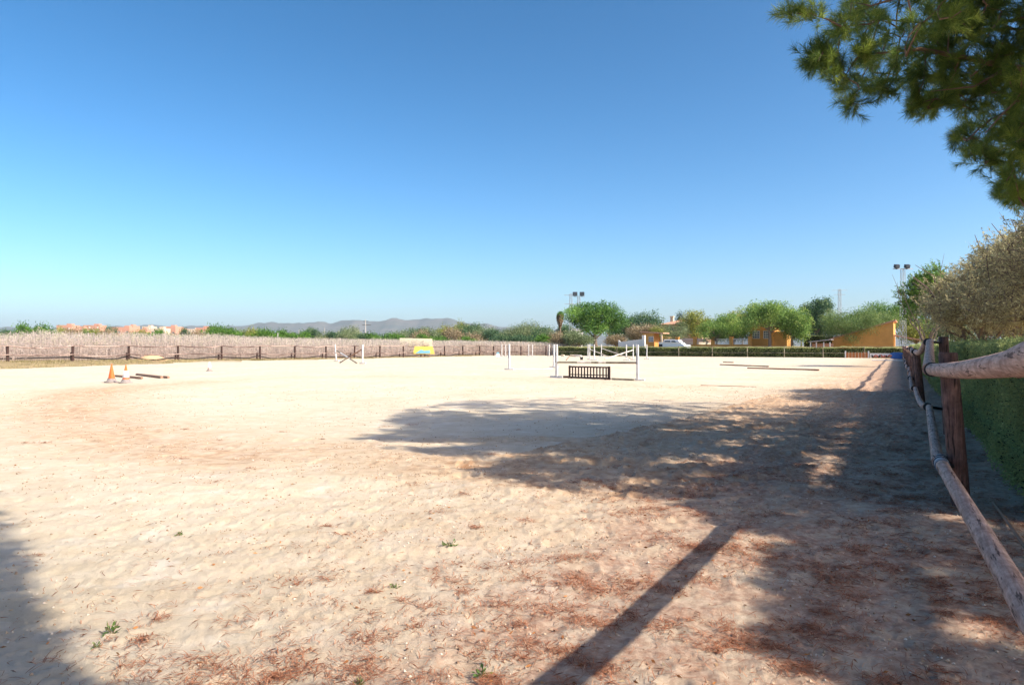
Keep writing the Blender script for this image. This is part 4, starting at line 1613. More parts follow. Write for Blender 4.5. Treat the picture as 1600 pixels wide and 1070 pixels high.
rows = [
    (-20, 512, 30, 150, 'dark'), (38, 507, 28, 150, 'orchard'), (14, 514, 18, 160, 'dark'), (58, 511, 26, 170, 'olive'), (72, 508, 26, 150, 'orchard'), (92, 513, 30, 170, 'yellow'), (112, 516, 24, 160, 'tan'),
    (133, 515, 20, 170, 'orchard'), (152, 514, 22, 170, 'yellow'), (175, 509, 15, 160, 'dark'), (166, 517, 20, 150, 'tan'), (205, 518, 24, 160, 'olive'), (224, 516, 22, 170, 'yellow'), (248, 516, 24, 150, 'orchard'),
    (289, 512, 14, 190, 'dark'), (270, 520, 24, 150, 'olive'), (305, 520, 26, 150, 'tan'), (330, 512, 28, 170, 'orchard'), (345, 510, 28, 180, 'orchard'), (362, 513, 26, 170, 'orchard'), (378, 514, 24, 190, 'olive'),
    (392, 513, 26, 185, 'yellow'), (408, 516, 28, 170, 'orchard'), (424, 517, 28, 165, 'orchard'), (442, 517, 28, 170, 'orchard'), (458, 519, 24, 180, 'olive'), (472, 519, 26, 170, 'orchard'),
    (483, 512, 14, 210, 'dark'), (493, 513, 15, 205, 'dark'), (509, 519, 24, 180, 'olive'), (525, 518, 26, 180, 'dark'), (545, 509, 30, 200, 'olive'), (543, 515, 26, 165, 'olive'), (566, 521, 26, 170, 'dark'), (585, 521, 26, 170, 'orchard'),
    (604, 522, 26, 165, 'orchard'), (622, 517, 26, 190, 'olive'), (638, 513, 28, 200, 'olive'), (654, 512, 28, 195, 'dark'), (671, 511, 30, 190, 'olive'), (692, 509, 24, 200, 'yellow'),
    (706, 515, 24, 180, 'tan'), (717, 503, 22, 205, 'yellow'), (733, 505, 34, 190, 'dark'), (754, 510, 34, 180, 'olive'), (777, 513, 32, 175, 'dark'), (795, 514, 28, 170, 'olive'), (812, 506, 32, 165, 'olive'),
    (829, 501, 34, 168, 'olive'), (845, 510, 30, 160, 'dark'), (860, 514, 30, 155, 'olive'), (620, 524, 24, 150, 'orchard'), (662, 523, 24, 155, 'orchard'), (690, 527, 24, 140, 'orchard'), (728, 527, 24, 140, 'orchard'),
    (655, 519, 26, 170, 'tan'), (716, 518, 20, 165, 'tan'), (740, 523, 26, 150, 'tan'), (785, 523, 30, 140, 'dark'), (820, 523, 34, 140, 'dark'), (850, 524, 34, 138, 'orchard'), (868, 522, 26, 138, 'tan')]
ordn = ['first', 'second', 'third', 'fourth', 'fifth', 'sixth', 'seventh', 'eighth', 'ninth', 'tenth', 'eleventh', 'twelfth', 'thirteenth', 'fourteenth', 'fifteenth',
        'sixteenth', 'seventeenth', 'eighteenth', 'nineteenth', 'twentieth']
desc = {'orchard': 'leafy bright green orchard trees', 'olive': 'grey green olive trees', 'dark': 'dark green round trees', 'yellow': 'yellowish green pines', 'tan': 'dry tan bushes'}
used = {k: 0 for k in protos}
rr = random.Random(4)
rows.sort(key=lambda r: r[0])
for (px, yt, wp, d, k) in rows:
    src, h0, w0 = protos[k]
    o = src if used[k] == 0 else copy_tree(src)
    o.location = (float((px - 800) / F * d), float(d), -0.1)
    h = Zof(yt - 2.5, d)
    w = wp / F * d * 1.3
    o.scale = (w / w0, w / w0, (h + .1) / h0)
    o.rotation_euler = (0, 0, rr.uniform(0, 6.28))
    if rr.random() < 0.5 and h > 0:
        pass
    i = used[k]
    used[k] += 1
    o['label'] = '%s from the left of the %s beyond the dry brush field' % (ordn[min(i, 19)], desc[k])
    o['group'] = desc[k] + ' beyond the brush field'

# palm with a skirt of dead fronds
pm = thing('palm_tree', 'tall thin palm with a hanging skirt of dead fronds left of the big round tree', 'palm', W(875, 170))
rng = np.random.default_rng(55)
hp = Zof(497, 170)
mb = MB()
mb.tube([[0, 0, 0], [0, 0, hp * .5], [.1, 0, hp]], [.28, .22, .2], 9)
mb.build('trunk', M['obark'], pm)
n = 1500
z = rng.uniform(0, 1, n)
a = rng.uniform(0, 2 * math.pi, n)
r = .2 + .75 * np.sin(np.clip(z, 0, 1) * 2.2) * z ** .4
c = np.column_stack([r * np.cos(a) * rng.uniform(.3, 1, n), r * np.sin(a) * rng.uniform(.3, 1, n), hp - 2.3 + 3.1 * z])
cloud('dead_fronds', leaves(c, .75, .14, rng, np.column_stack([np.cos(a) * .35, np.sin(a) * .35, -np.ones(n)]), .3), 4, np.repeat(rng.uniform(0, 1, n), 4), M['deadfrond'], pm)
n = 700
a = rng.uniform(0, 2 * math.pi, n)
e = rng.uniform(-.1, 1.5, n)
dirn = np.column_stack([np.cos(a) * np.cos(e), np.sin(a) * np.cos(e), np.sin(e)])
c = np.array([.1, 0, hp + .6]) + dirn * rng.uniform(.15, 1.0, n)[:, None]
cloud('crown', leaves(c, .6, .09, rng, dirn, .4), 4, np.repeat(rng.uniform(0, 1, n), 4), M['greenA'], pm)


# ------------------------------------------------------------------ buildings: local x along the far fence, local y away from the camera
def bthing(name, label, cat, p, group=None):
    return thing(name, label, cat, p, rz=YAW, group=group)


def bwin(root, x, z, w, h, y=-0.02, bars=3, frame='white', name='window'):
    fr = MB()
    t = .07
    fr.box((x, y, z + h / 2), (w, .06, t))
    fr.box((x, y, z - h / 2), (w, .06, t))
    for s_ in (-1, 1):
        fr.box((x + s_ * w / 2, y, z), (t, .06, h + t))
    for k in range(bars):
        fr.box((x - w / 2 + w * (k + 1) / (bars + 1), y - .012, z), (.05, .04, h))
    for k in range(2):
        fr.box((x, y - .02, z - h / 2 + h * (k + 1) / 3), (w, .04, .05))
    f = fr.build(name, M[frame], root)
    g = MB()
    g.box((x, y + .02, z), (w - .02, .03, h - .02))
    g.build('pane', M['glass'], f)
    return f


# orange gable building
p = far_pt(1300, 13)
Lg = ulen(p, 1396)
z_l, z_r = Zof(530, p[1]), Zof(504, p[1])
root = bthing('gable_building', 'orange building with a sloping roofline rising to the right behind the hedge', 'building', p)
mb = MB()
mb.prism([(0, -.2), (Lg, -.2), (Lg, z_r), (0, z_l)], 0, 9)
mb.build('wall', M['orange'], root)
mb = MB()
sl = (z_r - z_l) / Lg
mb.prism([(-.35, z_l - .35 * sl + .01), (Lg + .3, z_r + .3 * sl + .01), (Lg + .3, z_r + .3 * sl + .22), (-.35, z_l - .35 * sl + .2)], -.25, 9.2)
mb.build('roof', M['tile'], root)
# porch on its right
mb = MB()
mb.prism([(Lg + .02, 3.0), (Lg + 3.6, 2.3), (Lg + 3.6, 2.45), (Lg + .02, 3.2)], .5, 6)
mb.build('porch_roof', M['tile'], root)
for yy in (.7, 5.8):
    mb = MB()
    mb.box((Lg + 3.3, yy, 1.1), (.25, .25, 2.4))
    mb.build('porch_post', M['cream'], root)

# orange house with white windows
p = far_pt(1172, 12)
Lh = ulen(p, 1208)
zt = Zof(509, p[1])
root = bthing('orange_house', 'small orange house with two white barred windows under the drooping tree', 'house', p)
mb = MB()
mb.box((Lh / 2, 3.2, zt / 2 - .1), (Lh, 6.4, zt + .2))
mb.build('wall', M['orange'], root)
mb = MB()
mb.prism([(-.4, zt + .002), (Lh + .4, zt + .002), (Lh + .4, zt + .15), (Lh / 2, zt + 1.0), (-.4, zt + .15)], -.4, 6.8)
mb.build('roof', M['tile'], root)
bwin(root, Lh * .27, Zof(523, p[1]), 1.0, 1.15)
bwin(root, Lh * .74, Zof(523, p[1]), 1.0, 1.15)
mb = MB()
mb.box((Lh * .3, -.04, 1.1), (.9, .06, .5))
mb.build('vent', M['dark'], root)
mb = MB()
mb.box((Lh + 1.0, 2.2, zt / 2 - .5), (1.99, 4.2, zt - .9))
mb.build('side_wing', M['orange'], root)

# small orange shed + white wall
p = far_pt(1004, 7)
Ls = ulen(p, 1022)
root = bthing('orange_shed', 'small orange shed with a flat tiled roof beside the white wall', 'shed', p)
zs = Zof(521, p[1])
mb = MB()
mb.box((Ls / 2, 1.3, zs / 2 - .1), (Ls, 2.6, zs + .2))
mb.build('wall', M['orange'], root)
mb = MB()
mb.box((Ls / 2 + .6, 1.3, zs + .14), (Ls + 2.0, 3.1, .2), ry=.06)
mb.build('roof', M['tile'], root)
mb = MB()
mb.box((Ls + 1.2, .1, zs / 2 - .1), (.22, .22, zs + .1))
mb.build('porch_post', M['cream'], root)
bwin(root, Ls * .75, Zof(530, p[1]), .7, .8, bars=2)
p = far_pt(966, 4)
Lw = ulen(p, 1003)
root = bthing('white_wall', 'white garden wall sloping up to the small orange shed', 'wall', p)
mb = MB()
mb.prism([(0, -.1), (Lw, -.1), (Lw, Zof(530, p[1])), (Lw * .1, Zof(534, p[1])), (0.0, Zof(531.5, p[1]))], 0, .3)
mb.build('wall_panel', M['whitewall'], root)
mb = MB()
mb.box((Lw + .25, .15, Zof(524, p[1]) / 2), (.45, .45, Zof(524, p[1])))
mb.build('end_pillar', M['whitewall'], root)

# villa
p = far_pt(1034, 38)
Lv = ulen(p, 1092)
ze, zr = Zof(507, p[1]), Zof(499, p[1])
root = bthing('tiled_villa', 'two storey cream villa with terracotta hipped roofs behind the olive bush', 'house', p)
mb = MB()
mb.box((Lv / 2, 5, ze / 2), (Lv, 10, ze))
mb.build('wall', M['cream'], root)
mb = MB()
vs = [(-.6, -.6, ze + .01), (Lv + .6, -.6, ze + .01), (Lv + .6, 10.6, ze + .01), (-.6, 10.6, ze + .01), (Lv * .3, 5, zr), (Lv * .7, 5, zr)]
mb.add(vs, [(0, 1, 5, 4), (1, 2, 5), (2, 3, 4, 5), (3, 0, 4), (0, 3, 2, 1)])
rf = mb.build('roof', M['tile'], root)
mb = MB()
mb.box((Lv * .14, 3.5, zr - .3), (.6, .6, 1.8))
mb.box((Lv * .14, 3.5, zr + .69), (.8, .8, .18))
mb.build('chimney', M['cream'], rf)
bwin(root, Lv * .25, ze - 1.4, 1.1, 1.2)
bwin(root, Lv * .85, ze - 1.4, 1.1, 1.2)
mb = MB()
zl = Zof(514, p[1])
mb.box((-2.0, 3, zl / 2), (4.0, 6, zl))
mb.build('left_wing', M['cream'], root)
mb = MB()
mb.prism([(-4.5, zl + .01), (-.02, zl + .01), (-.02, zl + .9), (-4.5, zl + .2)], -.4, 6.4)
mb.build('left_wing_roof', M['tile'], root)
mb = MB()
mb.prism([(Lv * .35, 2.6), (Lv * .35, 3.0), (Lv + 3, 3.0), (Lv + 4.5, 2.4), (Lv + 4.5, 2.2)], -9.5, -5)
mb.build('porch_roof', M['tile'], root)
for xx in (Lv * .4, Lv * .8, Lv + 4.0):
    mb = MB()
    mb.box((xx, -9.2, 1.1), (.3, .3, 2.5))
    mb.build('porch_post', M['cream'], root)
mb = MB()
mb.box((Lv * .1, -4.0, 1.8), (Lv * .5, 7.8, 3.6))
mb.build('brick_ground_floor', M['brick'], root)

# boundary wall with pillars and white railing
p = far_pt(1032, 10)
Lb = ulen(p, 1172)
root = bthing('boundary_wall', 'low orange wall with pillars and a white railing behind the parked cars', 'wall', p)
mb = MB()
mb.box((Lb / 2, 0, .85), (Lb, .25, 1.9))
mb.build('low_wall', M['orange'], root)
npil = 6
for i in range(npil):
    mb = MB()
    mb.box((i * Lb / (npil - 1), 0, 1.4), (.5, .5, 3.0))
    mb.box((i * Lb / (npil - 1), 0, 2.95), (.62, .62, .12))
    mb.build('pillar', M['orange'], root)
    if i < npil - 1:
        mb = MB()
        x0, x1 = i * Lb / (npil - 1) + .28, (i + 1) * Lb / (npil - 1) - .28
        mb.box(((x0 + x1) / 2, 0, 2.66), (x1 - x0, .06, .07))
        mb.box(((x0 + x1) / 2, 0, 1.92), (x1 - x0, .06, .07))
        k = int((x1 - x0) / .14)
        for j in range(k):
            mb.box((x0 + .07 + j * .14, 0.0, 2.28), (.045, .04, .68))
        mb.build('railing', M['white'], root)

# grey roofed shed
p = far_pt(1264, 8)
Lr = ulen(p, 1299)
root = bthing('grey_shed', 'low shelter with a grey sheet roof left of the orange gable', 'shed', p)
mb = MB()
mb.prism([(0, Zof(534.5, p[1])), (Lr, Zof(531, p[1])), (Lr, Zof(530, p[1])), (0, Zof(533.5, p[1]))], -.3, 3.3)
mb.build('roof', M['greyroof'], root)
for xx in (.2, Lr * .33, Lr * .66, Lr - .2):
    mb = MB()
    mb.box((xx, .1, 1.0), (.14, .14, 2.2))
    mb.build('post', M['white'], root)
mb = MB()
mb.box((Lr / 2, 3.0, .95), (Lr - .1, .15, 2.0))
mb.build('back_wall', M['brick'], root)

# whitish cottage far left of big tree
p = far_pt(868, 70)
Lc = ulen(p, 892)
root = bthing('white_cottage', 'whitish cottage with one dark window below the palm', 'house', p)
zc = Zof(517, p[1])
mb = MB()
mb.box((Lc / 2, 4, zc / 2), (Lc, 8, zc))
mb.build('wall', M['whitewall'], root)
mb = MB()
mb.prism([(-.4, zc + .01), (Lc + .4, zc + .01), (Lc + .2, zc + .6), (Lc * .3, zc + .95)], -.4, 8.4)
mb.build('roof', M['greyroof'], root)
bwin(root, Lc * .42, Zof(520, p[1]) - .2, 1.0, 1.0, frame='concrete')

# distant apartment blocks
blocks = [(88, 112, 508, 'brick'), (108, 132, 512, 'brick'), (130, 156, 508, 'brick'), (150, 186, 513, 'brick'), (183, 202, 511, 'brick'), (194, 208, 509, 'brick'), (208, 230, 514, 'brick'),
          (222, 236, 510, 'brickpale'), (236, 256, 513, 'brickpale'), (254, 274, 510, 'brick'), (270, 284, 513, 'brick'), (292, 312, 514, 'brickpale'), (306, 324, 512, 'brick')]
adj = {'brick': 'pink brick', 'brickpale': 'pale peach'}
for i, (x0, x1, yt, mk) in enumerate(blocks):
    d = 620 + 37 * (i % 4)
    w = (x1 - x0) / F * d
    h = Zof(yt, d)
    root = thing('apartment_block', '%s from the left of the distant pink apartment blocks, a %s one' % (ordn[i], adj[mk]), 'apartment block', W((x0 + x1) / 2, d),
                 group='distant pink apartment blocks')
    mb = MB()
    mb.box((0, 6, h / 2), (w, 12, h))
    mb.box((w * .2, 5, h + .7), (w * .3, 5, 1.4))
    mb.build('wall', M[mk], root)
    nf = max(2, int(h / 3.1))
    nc = max(2, int(w / 3.6))
    for f in range(nf):
        for c_ in range(nc):
            if (f * 7 + c_ * 3 + i) % 5 == 0:
                continue
            z = 1.8 + f * 3.0
            if z + 1 > h or z < h - 13:
                continue
            mb = MB()
            mb.box((-w / 2 + w * (c_ + .5) / nc, -.06, z), (1.5, .12, 1.3))
            mb.build('window', M['whitewall'] if (f + c_) % 2 else M['glass'], root)


# ------------------------------------------------------------------ masts and poles
def lattice(name, label, cat, p, h, wb, wt, r, arms, m='steel', group=None):
    root = thing(name, label, cat, p, group=group)
    mb = MB()
    n = max(6, int(h / (wb * 1.6)))
    for sx, sy in ((-1, -1), (1, -1), (1, 1), (-1, 1)):
        mb.tube([(sx * wb / 2, sy * wb / 2, -.2), (sx * wt / 2, sy * wt / 2, h)], r, 5)
    cs = [(-1, -1), (1, -1), (1, 1), (-1, 1)]
    for i in range(n):
        z0, z1 = h * i / n, h * (i + 1) / n
        w0 = (wb + (wt - wb) * i / n) / 2
        w1 = (wb + (wt - wb) * (i + 1) / n) / 2
        for k in range(4):
            a, b = cs[k], cs[(k + 1) % 4]
            if i % 2:
                a, b = b, a
            mb.tube([(a[0] * w0, a[1] * w0, z0), (b[0] * w1, b[1] * w1, z1)], r * .6, 4, cap=False)
            mb.tube([(a[0] * w1, a[1] * w1, z1), (b[0] * w1, b[1] * w1, z1)], r * .6, 4, cap=False)
    mb.build('lattice_mast', M[m], root)
    for (z, half) in arms:
        mb = MB()
        mb.box((0, 0, z), (2 * half, .1, .1))
        mb.build('crossarm', M[m], root)
    return root


def floods(root, h, xs, s=.8):
    for x in xs:
        mb = MB()
        mb.box((x, -.1, h + .55 * s), (s, .45, .75 * s), rx=.35)
        mb.m = 1
        mb.box((x, -.37, h + .47 * s), (s * .86, .03, .6 * s), rx=.35)
        mb.m = 0
        mb.box((x, 0, h + .1), (.12, .12, .35))
        mb.build('floodlight', [M['dark'], M['lamp']], root)


p = far_pt(1411, 3.0)
h = Zof(420, p[1])
root = lattice('floodlight_mast', 'lattice floodlight mast with two lamps at the right far corner', 'floodlight mast', p, h, .6, .38, .03, [(h, 1.3)], group='floodlight masts')
floods(root, h, (-.85, .5), .58)
p = W(904.5, 124)
h = Zof(463, 124)
root = lattice('floodlight_mast', 'floodlight mast with two lamps rising behind the big round tree', 'floodlight mast', p, h, .7, .4, .04, [(h, 1.1)], group='floodlight masts')
floods(root, h, (-.7, .55), .8)
p = W(892, 150)
h = Zof(459, 150)
lattice('power_pylon', 'thin lattice power pole at the left edge of the big round tree', 'power pole', p, h, .9, .45, .045, [(h - .3, 1.5), (h - 2.2, 1.4)], group='power poles')
p = W(1312, 210)
h = Zof(452, 210)
lattice('power_pylon', 'lattice pylon with short crossarms between the tall tree and the stone pine', 'power pole', p, h, .9, .6, .05, [(h - .3, 2.4), (h - 1.6, 1.7)], group='power poles')
for (px, yt, d, lb, arm) in ((571, 499, 230, 'concrete utility pole with crossarms in front of the highest hills', 1.3), (507, 512, 260, 'small pale pole left of the concrete utility pole', 0),
                             (467, 515, 180, 'small pale pole among the orchard trees', 0), (434, 520, 140, 'thin pale stake above the brush field', 0)):
    root = thing('utility_pole', lb, 'utility pole', W(px, d), group='power poles' if arm else None)
    h = Zof(yt, d)
    mb = MB()
    mb.tube([(0, 0, 0), (0, 0, h)], [.2 if arm else .12, .13 if arm else .08], 8)
    mb.build('shaft', M['concrete'], root)
    for k in range(2 if arm else 0):
        mb = MB()
        mb.box((.1 + .25 * k, 0, h - .6 - 1.2 * k), (2 * arm * (.7 + .4 * k), .14, .14))
        mb.build('crossarm', M['fpost'], root)


# ------------------------------------------------------------------ cars
def car(label, p, rz, L, w, prof, hood_glass, group):
    root = thing('parked_car', label, 'car', p, rz=rz, group=group)
    mb = MB()
    mb.prism(prof, -w / 2, w / 2)
    o = mb.build('body', M['carwhite'], root)
    bv = o.modifiers.new('b', 'BEVEL')
    bv.width = .07
    bv.segments = 2
    for poly in hood_glass:
        mb = MB()
        mb.prism(poly, -w / 2 - .02, w / 2 + .02)
        mb.build('side_window', M['glass'], root)
    for x in (-L * .31, L * .31):
        for y in (-w / 2 + .08, w / 2 - .08):
            mb = MB()
            mb.tube([(x, y - .12, .34), (x, y + .12, .34)], .34, 18)
            wh = mb.build('wheel', M['tyre'], root)
            mb = MB()
            mb.tube([(x, y - .135, .34), (x, y + .135, .34)], .19, 12)
            mb.build('rim', M['steel'], wh)
    for y in (-w * .33, w * .33):
        mb = MB()
        mb.box((L / 2 - .02, y, .75), (.1, .32, .16))
        mb.build('headlight', M['lamp'], root)
        mb = MB()
        mb.box((-L / 2 + .02, y, .95), (.1, .25, .3))
        mb.build('tail_light', M['red'], root)
    return root


p = far_pt(1057, 7.0)
p[2] = 0.75
car('white estate car with dark side windows parked before the orange wall', p, YAW, 4.2, 1.8,
    [(-2.1, .35), (2.1, .35), (2.1, .95), (1.0, 1.12), (.55, 1.75), (-1.75, 1.78), (-2.1, 1.1)],
    [[(.35, 1.15), (.02, 1.65), (-.55, 1.67), (-.55, 1.15)], [(-.7, 1.15), (-.7, 1.67), (-1.6, 1.66), (-1.8, 1.15)]], 'white vehicles behind the far hedge')
p = far_pt(1055, 3.6)
root = thing('covered_trailer', 'white low covered trailer with a sloping nose just behind the hedge', 'trailer', p, rz=YAW, group='white vehicles behind the far hedge')
mb = MB()
mb.prism([(-2.3, .6), (1.5, .6), (2.5, .95), (1.2, 1.95), (-2.3, 2.05)], -.95, .95)
o = mb.build('body', M['carwhite'], root)
mb = MB()
mb.prism([(-2.34, 2.06), (1.22, 1.96), (1.22, 2.06), (-2.34, 2.16)], -1.02, 1.02)
mb.build('lid', M['white'], root)
mb = MB()
mb.box((-2.0, -.96, 1.65), (.6, .04, .4))
mb.build('tail_panel', M['dark'], root)
for x in (-.6, .5):
    mb = MB()
    mb.tube([(x, -.8, .32), (x, -1.0, .32)], .32, 16)
    mb.build('wheel', M['tyre'], root)
mb = MB()
mb.tube([(1.5, 0, .62), (3.0, 0, .5)], .05, 8)
mb.build('drawbar', M['steel'], root)


# ------------------------------------------------------------------ show jumping equipment
def make_standard(label):
    root = thing('jump_standard', label, 'jump standard', group='white jump standards')
    mb = MB()
    mb.box((0, 0, .83), (.1, .1, 1.6), bev=.008)
    mb.build('upright', M['white'], root)
    mb = MB()
    mb.box((0, 0, .045), (.7, .09, .09), bev=.006)
    mb.box((0, 0.22, .045), (.09, .34, .088), bev=.006)
    mb.build('foot', M['white'], root)
    mb = MB()
    mb.box((0, -.06, 1.0), (.06, .04, .5), bev=.004)
    mb.build('cup_track', M['sleeve'], root)
    return root


stds = [(795.5, 578, 'slim white standard of the plain jump left of the brown gate', 0), (865.2, 574, 'white standard at the right end of the plain jump', 0),
        (869.5, 590, 'white standard at the left end of the brown gate', 0), (996, 594, 'white standard at the right end of the brown gate, nearest of all', 0),
        (784, 556.5, 'far white standard just left of the slim one', 0), (790, 556.3, 'far white standard touching the slim one', 0), (826, 556, 'left one of the pair of far white standards in the middle of the plain jump', 0),
        (832, 556, 'right one of the pair of far white standards in the middle of the plain jump', 0), (858, 556.5, 'far white standard left of the brown gate standard', 0),
        (918.6, 556.5, 'farthest white standard behind the left end of the crossed poles', 0), (921.2, 562, 'white standard holding the left end of the crossed poles', 0),
        (928.5, 563, 'white standard just inside the left end of the crossed poles', 0), (939.5, 557, 'thin far standard holding the raised end of a white pole', 0),
        (978.6, 563, 'white standard left of the right end of the crossed poles', 0), (989.3, 562.5, 'white standard at the right end of the crossed poles', 0), (1010.5, 561, 'lone white standard right of the brown gate', 0),
        (525.5, 564, 'leaning white standard at the left end of the crossed pole jump on the left', -.12), (566.5, 568, 'upright white standard at the right end of the crossed pole jump on the left', 0)]
src = None
for px, py, lb, lean in stds:
    if src is None:
        src = o = make_standard(lb)
    else:
        o = copy_tree(src)
    o['label'] = lb
    g = G(px, py)
    o.location = (g[0], g[1], GZ(g[0], g[1]))
    o.rotation_euler = (0, lean, YAW)
    o.scale = (1, 1, (1.6 + (HY - 538) / F * g[1]) / 1.63)


def jpole(a, b, r, label, mats, name='jump_pole', bands=None, group='jump poles', seg=10):
    a = np.array(a, float)
    b = np.array(b, float)
    mb = MB()
    if bands is None:
        n = 6
        P = [a + (b - a) * t for t in np.linspace(0, 1, n)]
        mb.tube(P, r, seg)
    else:
        k = len(bands)
        for i, bi in enumerate(bands):
            mb.m = bi
            mb.tube([a + (b - a) * (i / k), a + (b - a) * ((i + 1) / k)], r * (1 + .004 * (i % 2)), seg, cap=(i in (0, k - 1)))
    o = mb.build(name, mats, None, a)
    o.location = tuple(a)
    settag(o, label, 'pole', group)
    return o


def at(px, py, ground_py):
    """point in column px and row py that stands above ground row ground_py"""
    d = D(ground_py)
    return W(px, d, Zof(py, d))


jpole(at(870, 565.8, 590), at(994.5, 566.8, 594), .048, 'weathered brown and green pole resting across the brown gate jump', [M['oldpole'], M['palepole']], bands=[0, 0, 0, 1, 1, 0, 1, 0, 0, 0, 0])
jpole(G(956, 593) + [0, 0, .04], G(991, 594.5) + [0, 0, .04], .042, 'mossy ground pole right of the brown gate', [M['oldpole']])
jpole(G(871, 590) + [0, 0, .05], G(888, 590.3) + [0, 0, .05], .055, 'short dark bar standing in for the shadow left of the brown gate', [M['gate']])  # dark bar put in for the shadow under the jump
jpole(G(799, 578) + [0, 0, .04], G(864, 577) + [0, 0, .04], .035, 'pale ground pole between the standards of the plain jump', [M['palepole']])
jpole(at(941, 544.5, 561.5), at(987, 561, 563.5) + [0, 0, .05], .05, 'white pole slanting down to the right in the far crossed jump', [M['palepole']])
jpole(at(988.5, 547, 562.5), at(945, 561.5, 564) + [0, 0, .05], .05, 'white pole slanting down to the left in the far crossed jump', [M['palepole']])
jpole(at(922.5, 546, 562), at(954, 558.5, 563), .045, 'shorter white pole at the left of the far crossed jump', [M['palepole']])
jpole(at(523.5, 546, 563.5), at(558, 567.5, 568), .06, 'pole with a dark upper half slanting down to the right in the left crossed jump', [M['oldpole'], M['white']], bands=[0, 0, 1, 1, 1, 0, 0])
jpole(at(565, 546, 568), at(531, 566.5, 567.5), .055, 'brown pole slanting down to the left in the left crossed jump', [M['brown'], M['oldpole']], bands=[0, 0, 0, 0, 1, 1])
jpole(G(181, 588.5) + [0, 0, .05], G(222, 592) + [0, 0, .05], .055, 'brown ground pole behind the white sleeved cone', [M['brown']])
jpole(G(214, 586.3) + [0, 0, .05], G(253, 591) + [0, 0, .05], .07, 'thick brown ground pole right of the cones', [M['brown']])
jpole(G(256, 590.3) + [0, 0, .05], G(263.5, 591) + [0, 0, .05], .06, 'short brown pole stub at the end of the thick pole', [M['brown']])
jpole(G(1125, 570.3) + [0, 0, .04], G(1201, 573.2) + [0, 0, .04], .05, 'left one of the two long brown poles lying on the sand', [M['brown']])
jpole(G(1168, 575.8) + [0, 0, .04], G(1280, 578.8) + [0, 0, .04], .055, 'right one of the two long brown poles lying on the sand', [M['brown']])
jpole(G(1130, 566.3) + [0, 0, .04], G(1146, 566.8) + [0, 0, .04], .05, 'short dark pole behind the long brown poles', [M['brown']])
jpole(G(890.5, 556) + [0, 0, .04], G(885, 563) + [0, 0, .04], .05, 'pole lying away from the viewer beyond the brown gate', [M['brown']])
jpole(G(1095, 602.4), G(1182, 605), .03, 'half buried thin dark pole on the sand right of the brown gate', [M['brown']])
o = jpole(G(1362, 563.3) + [0, 0, .05], G(1413, 563.8) + [0, 0, .05], .07, 'white pole lying near the blue block in the far right corner', [M['white']])

# brown slatted gate
a = G(889.5, 590.8)
b = G(952.5, 592.8)
v = b - a
Lg = np.linalg.norm(v)
root = thing('slatted_gate', 'dark brown slatted gate standing under the front jump pole', 'gate', a, rz=math.atan2(v[1], v[0]))
hg = .60
for nm, c, s_ in (('top_rail', (Lg / 2, 0, hg - .03), (Lg, .07, .07)), ('bottom_rail', (Lg / 2, 0, .05), (Lg, .07, .09)), ('middle_rail', (Lg / 2, -.006, .19), (Lg, .06, .045)),
                  ('end_post', (.02, -.004, hg / 2), (.07, .08, hg + .04)), ('end_post', (Lg - .03, -.004, hg / 2), (.11, .08, hg + .04))):
    mb = MB()
    mb.box(c, s_, bev=.006)
    mb.build(nm, M['gate'], root)
ns = 12
for i in range(ns):
    mb = MB()
    mb.box((.1 + (Lg - .2) * (i + .5) / ns, .004, hg / 2 + .01), (.062, .03, hg - .1))
    mb.build('slat', M['gate'], root)
for x in (.1, Lg - .1):
    mb = MB()
    mb.box((x, 0, .03), (.08, .5, .06))
    mb.build('foot', M['gate'], root)

# far right corner obstacles
p = far_pt(1321, -2.6)
Lq = ulen(p, 1357)
root = bthing('picket_obstacle', 'orange picket obstacle panel with white end posts by the far hedge', 'jump panel', p)
for x in (0, Lq):
    mb = MB()
    mb.box((x, 0, .45), (.14, .12, .95), bev=.01)
    mb.build('end_post', M['white'], root)
for z in (.12, .62):
    mb = MB()
    mb.box((Lq / 2, .02, z), (Lq - .14, .05, .08))
    mb.build('rail', M['orangewood'], root)
mb = MB()
mb.box((Lq / 2, .07, .37), (Lq - .16, .04, .4))
mb.build('back_panel', M['orangewood'], root)
for i in range(13):
    mb = MB()
    x = .2 + (Lq - .4) * i / 12
    mb.box((x, -.025, .42), (.06, .03, .74))
    mb.build('picket', M['cream'] if i % 2 else M['orangewood'], root)
p = far_pt(1359, -2.8)
Lq = ulen(p, 1413)
root = bthing('painted_plank_obstacle', 'white plank obstacle with red and dark slanted marks by the far hedge', 'jump panel', p)
mb = MB()
mb.box((Lq / 2, 0, .42), (Lq, .06, .42), bev=.01)
mb.build('plank', M['white'], root)
rg = random.Random(3)
for i in range(9):
    mb = MB()
    mb.box((.3 + i * (Lq * .62) / 9, -.045, .3 + rg.uniform(-.05, .05)), (.16, .03, .34), ry=.8 if i % 2 else -.6)
    mb.build('painted_mark', M['red'] if i % 3 else M['gate'], root)
for x in (.1, Lq - .1):
    mb = MB()
    mb.box((x, 0.05, .1), (.1, .3, .2))
    mb.build('foot', M['white'], root)
p = far_pt(1394, -3.6)
root = bthing('blue_block', 'bright blue jump block before the white plank in the far right corner', 'jump block', p)
mb = MB()
mb.prism([(-.2, 0), (1.15, 0), (1.0, .5), (1.25, .62), (.95, .78), (.1, .78), (-.3, .6), (.0, .45)], 0, .5)
mb.build('block', M['bluebox'], root)
mb = MB()
mb.box((1.9, .25, .22), (1.1, .5, .44), bev=.03)
settag(mb.build('side_block', M['navy'], root))

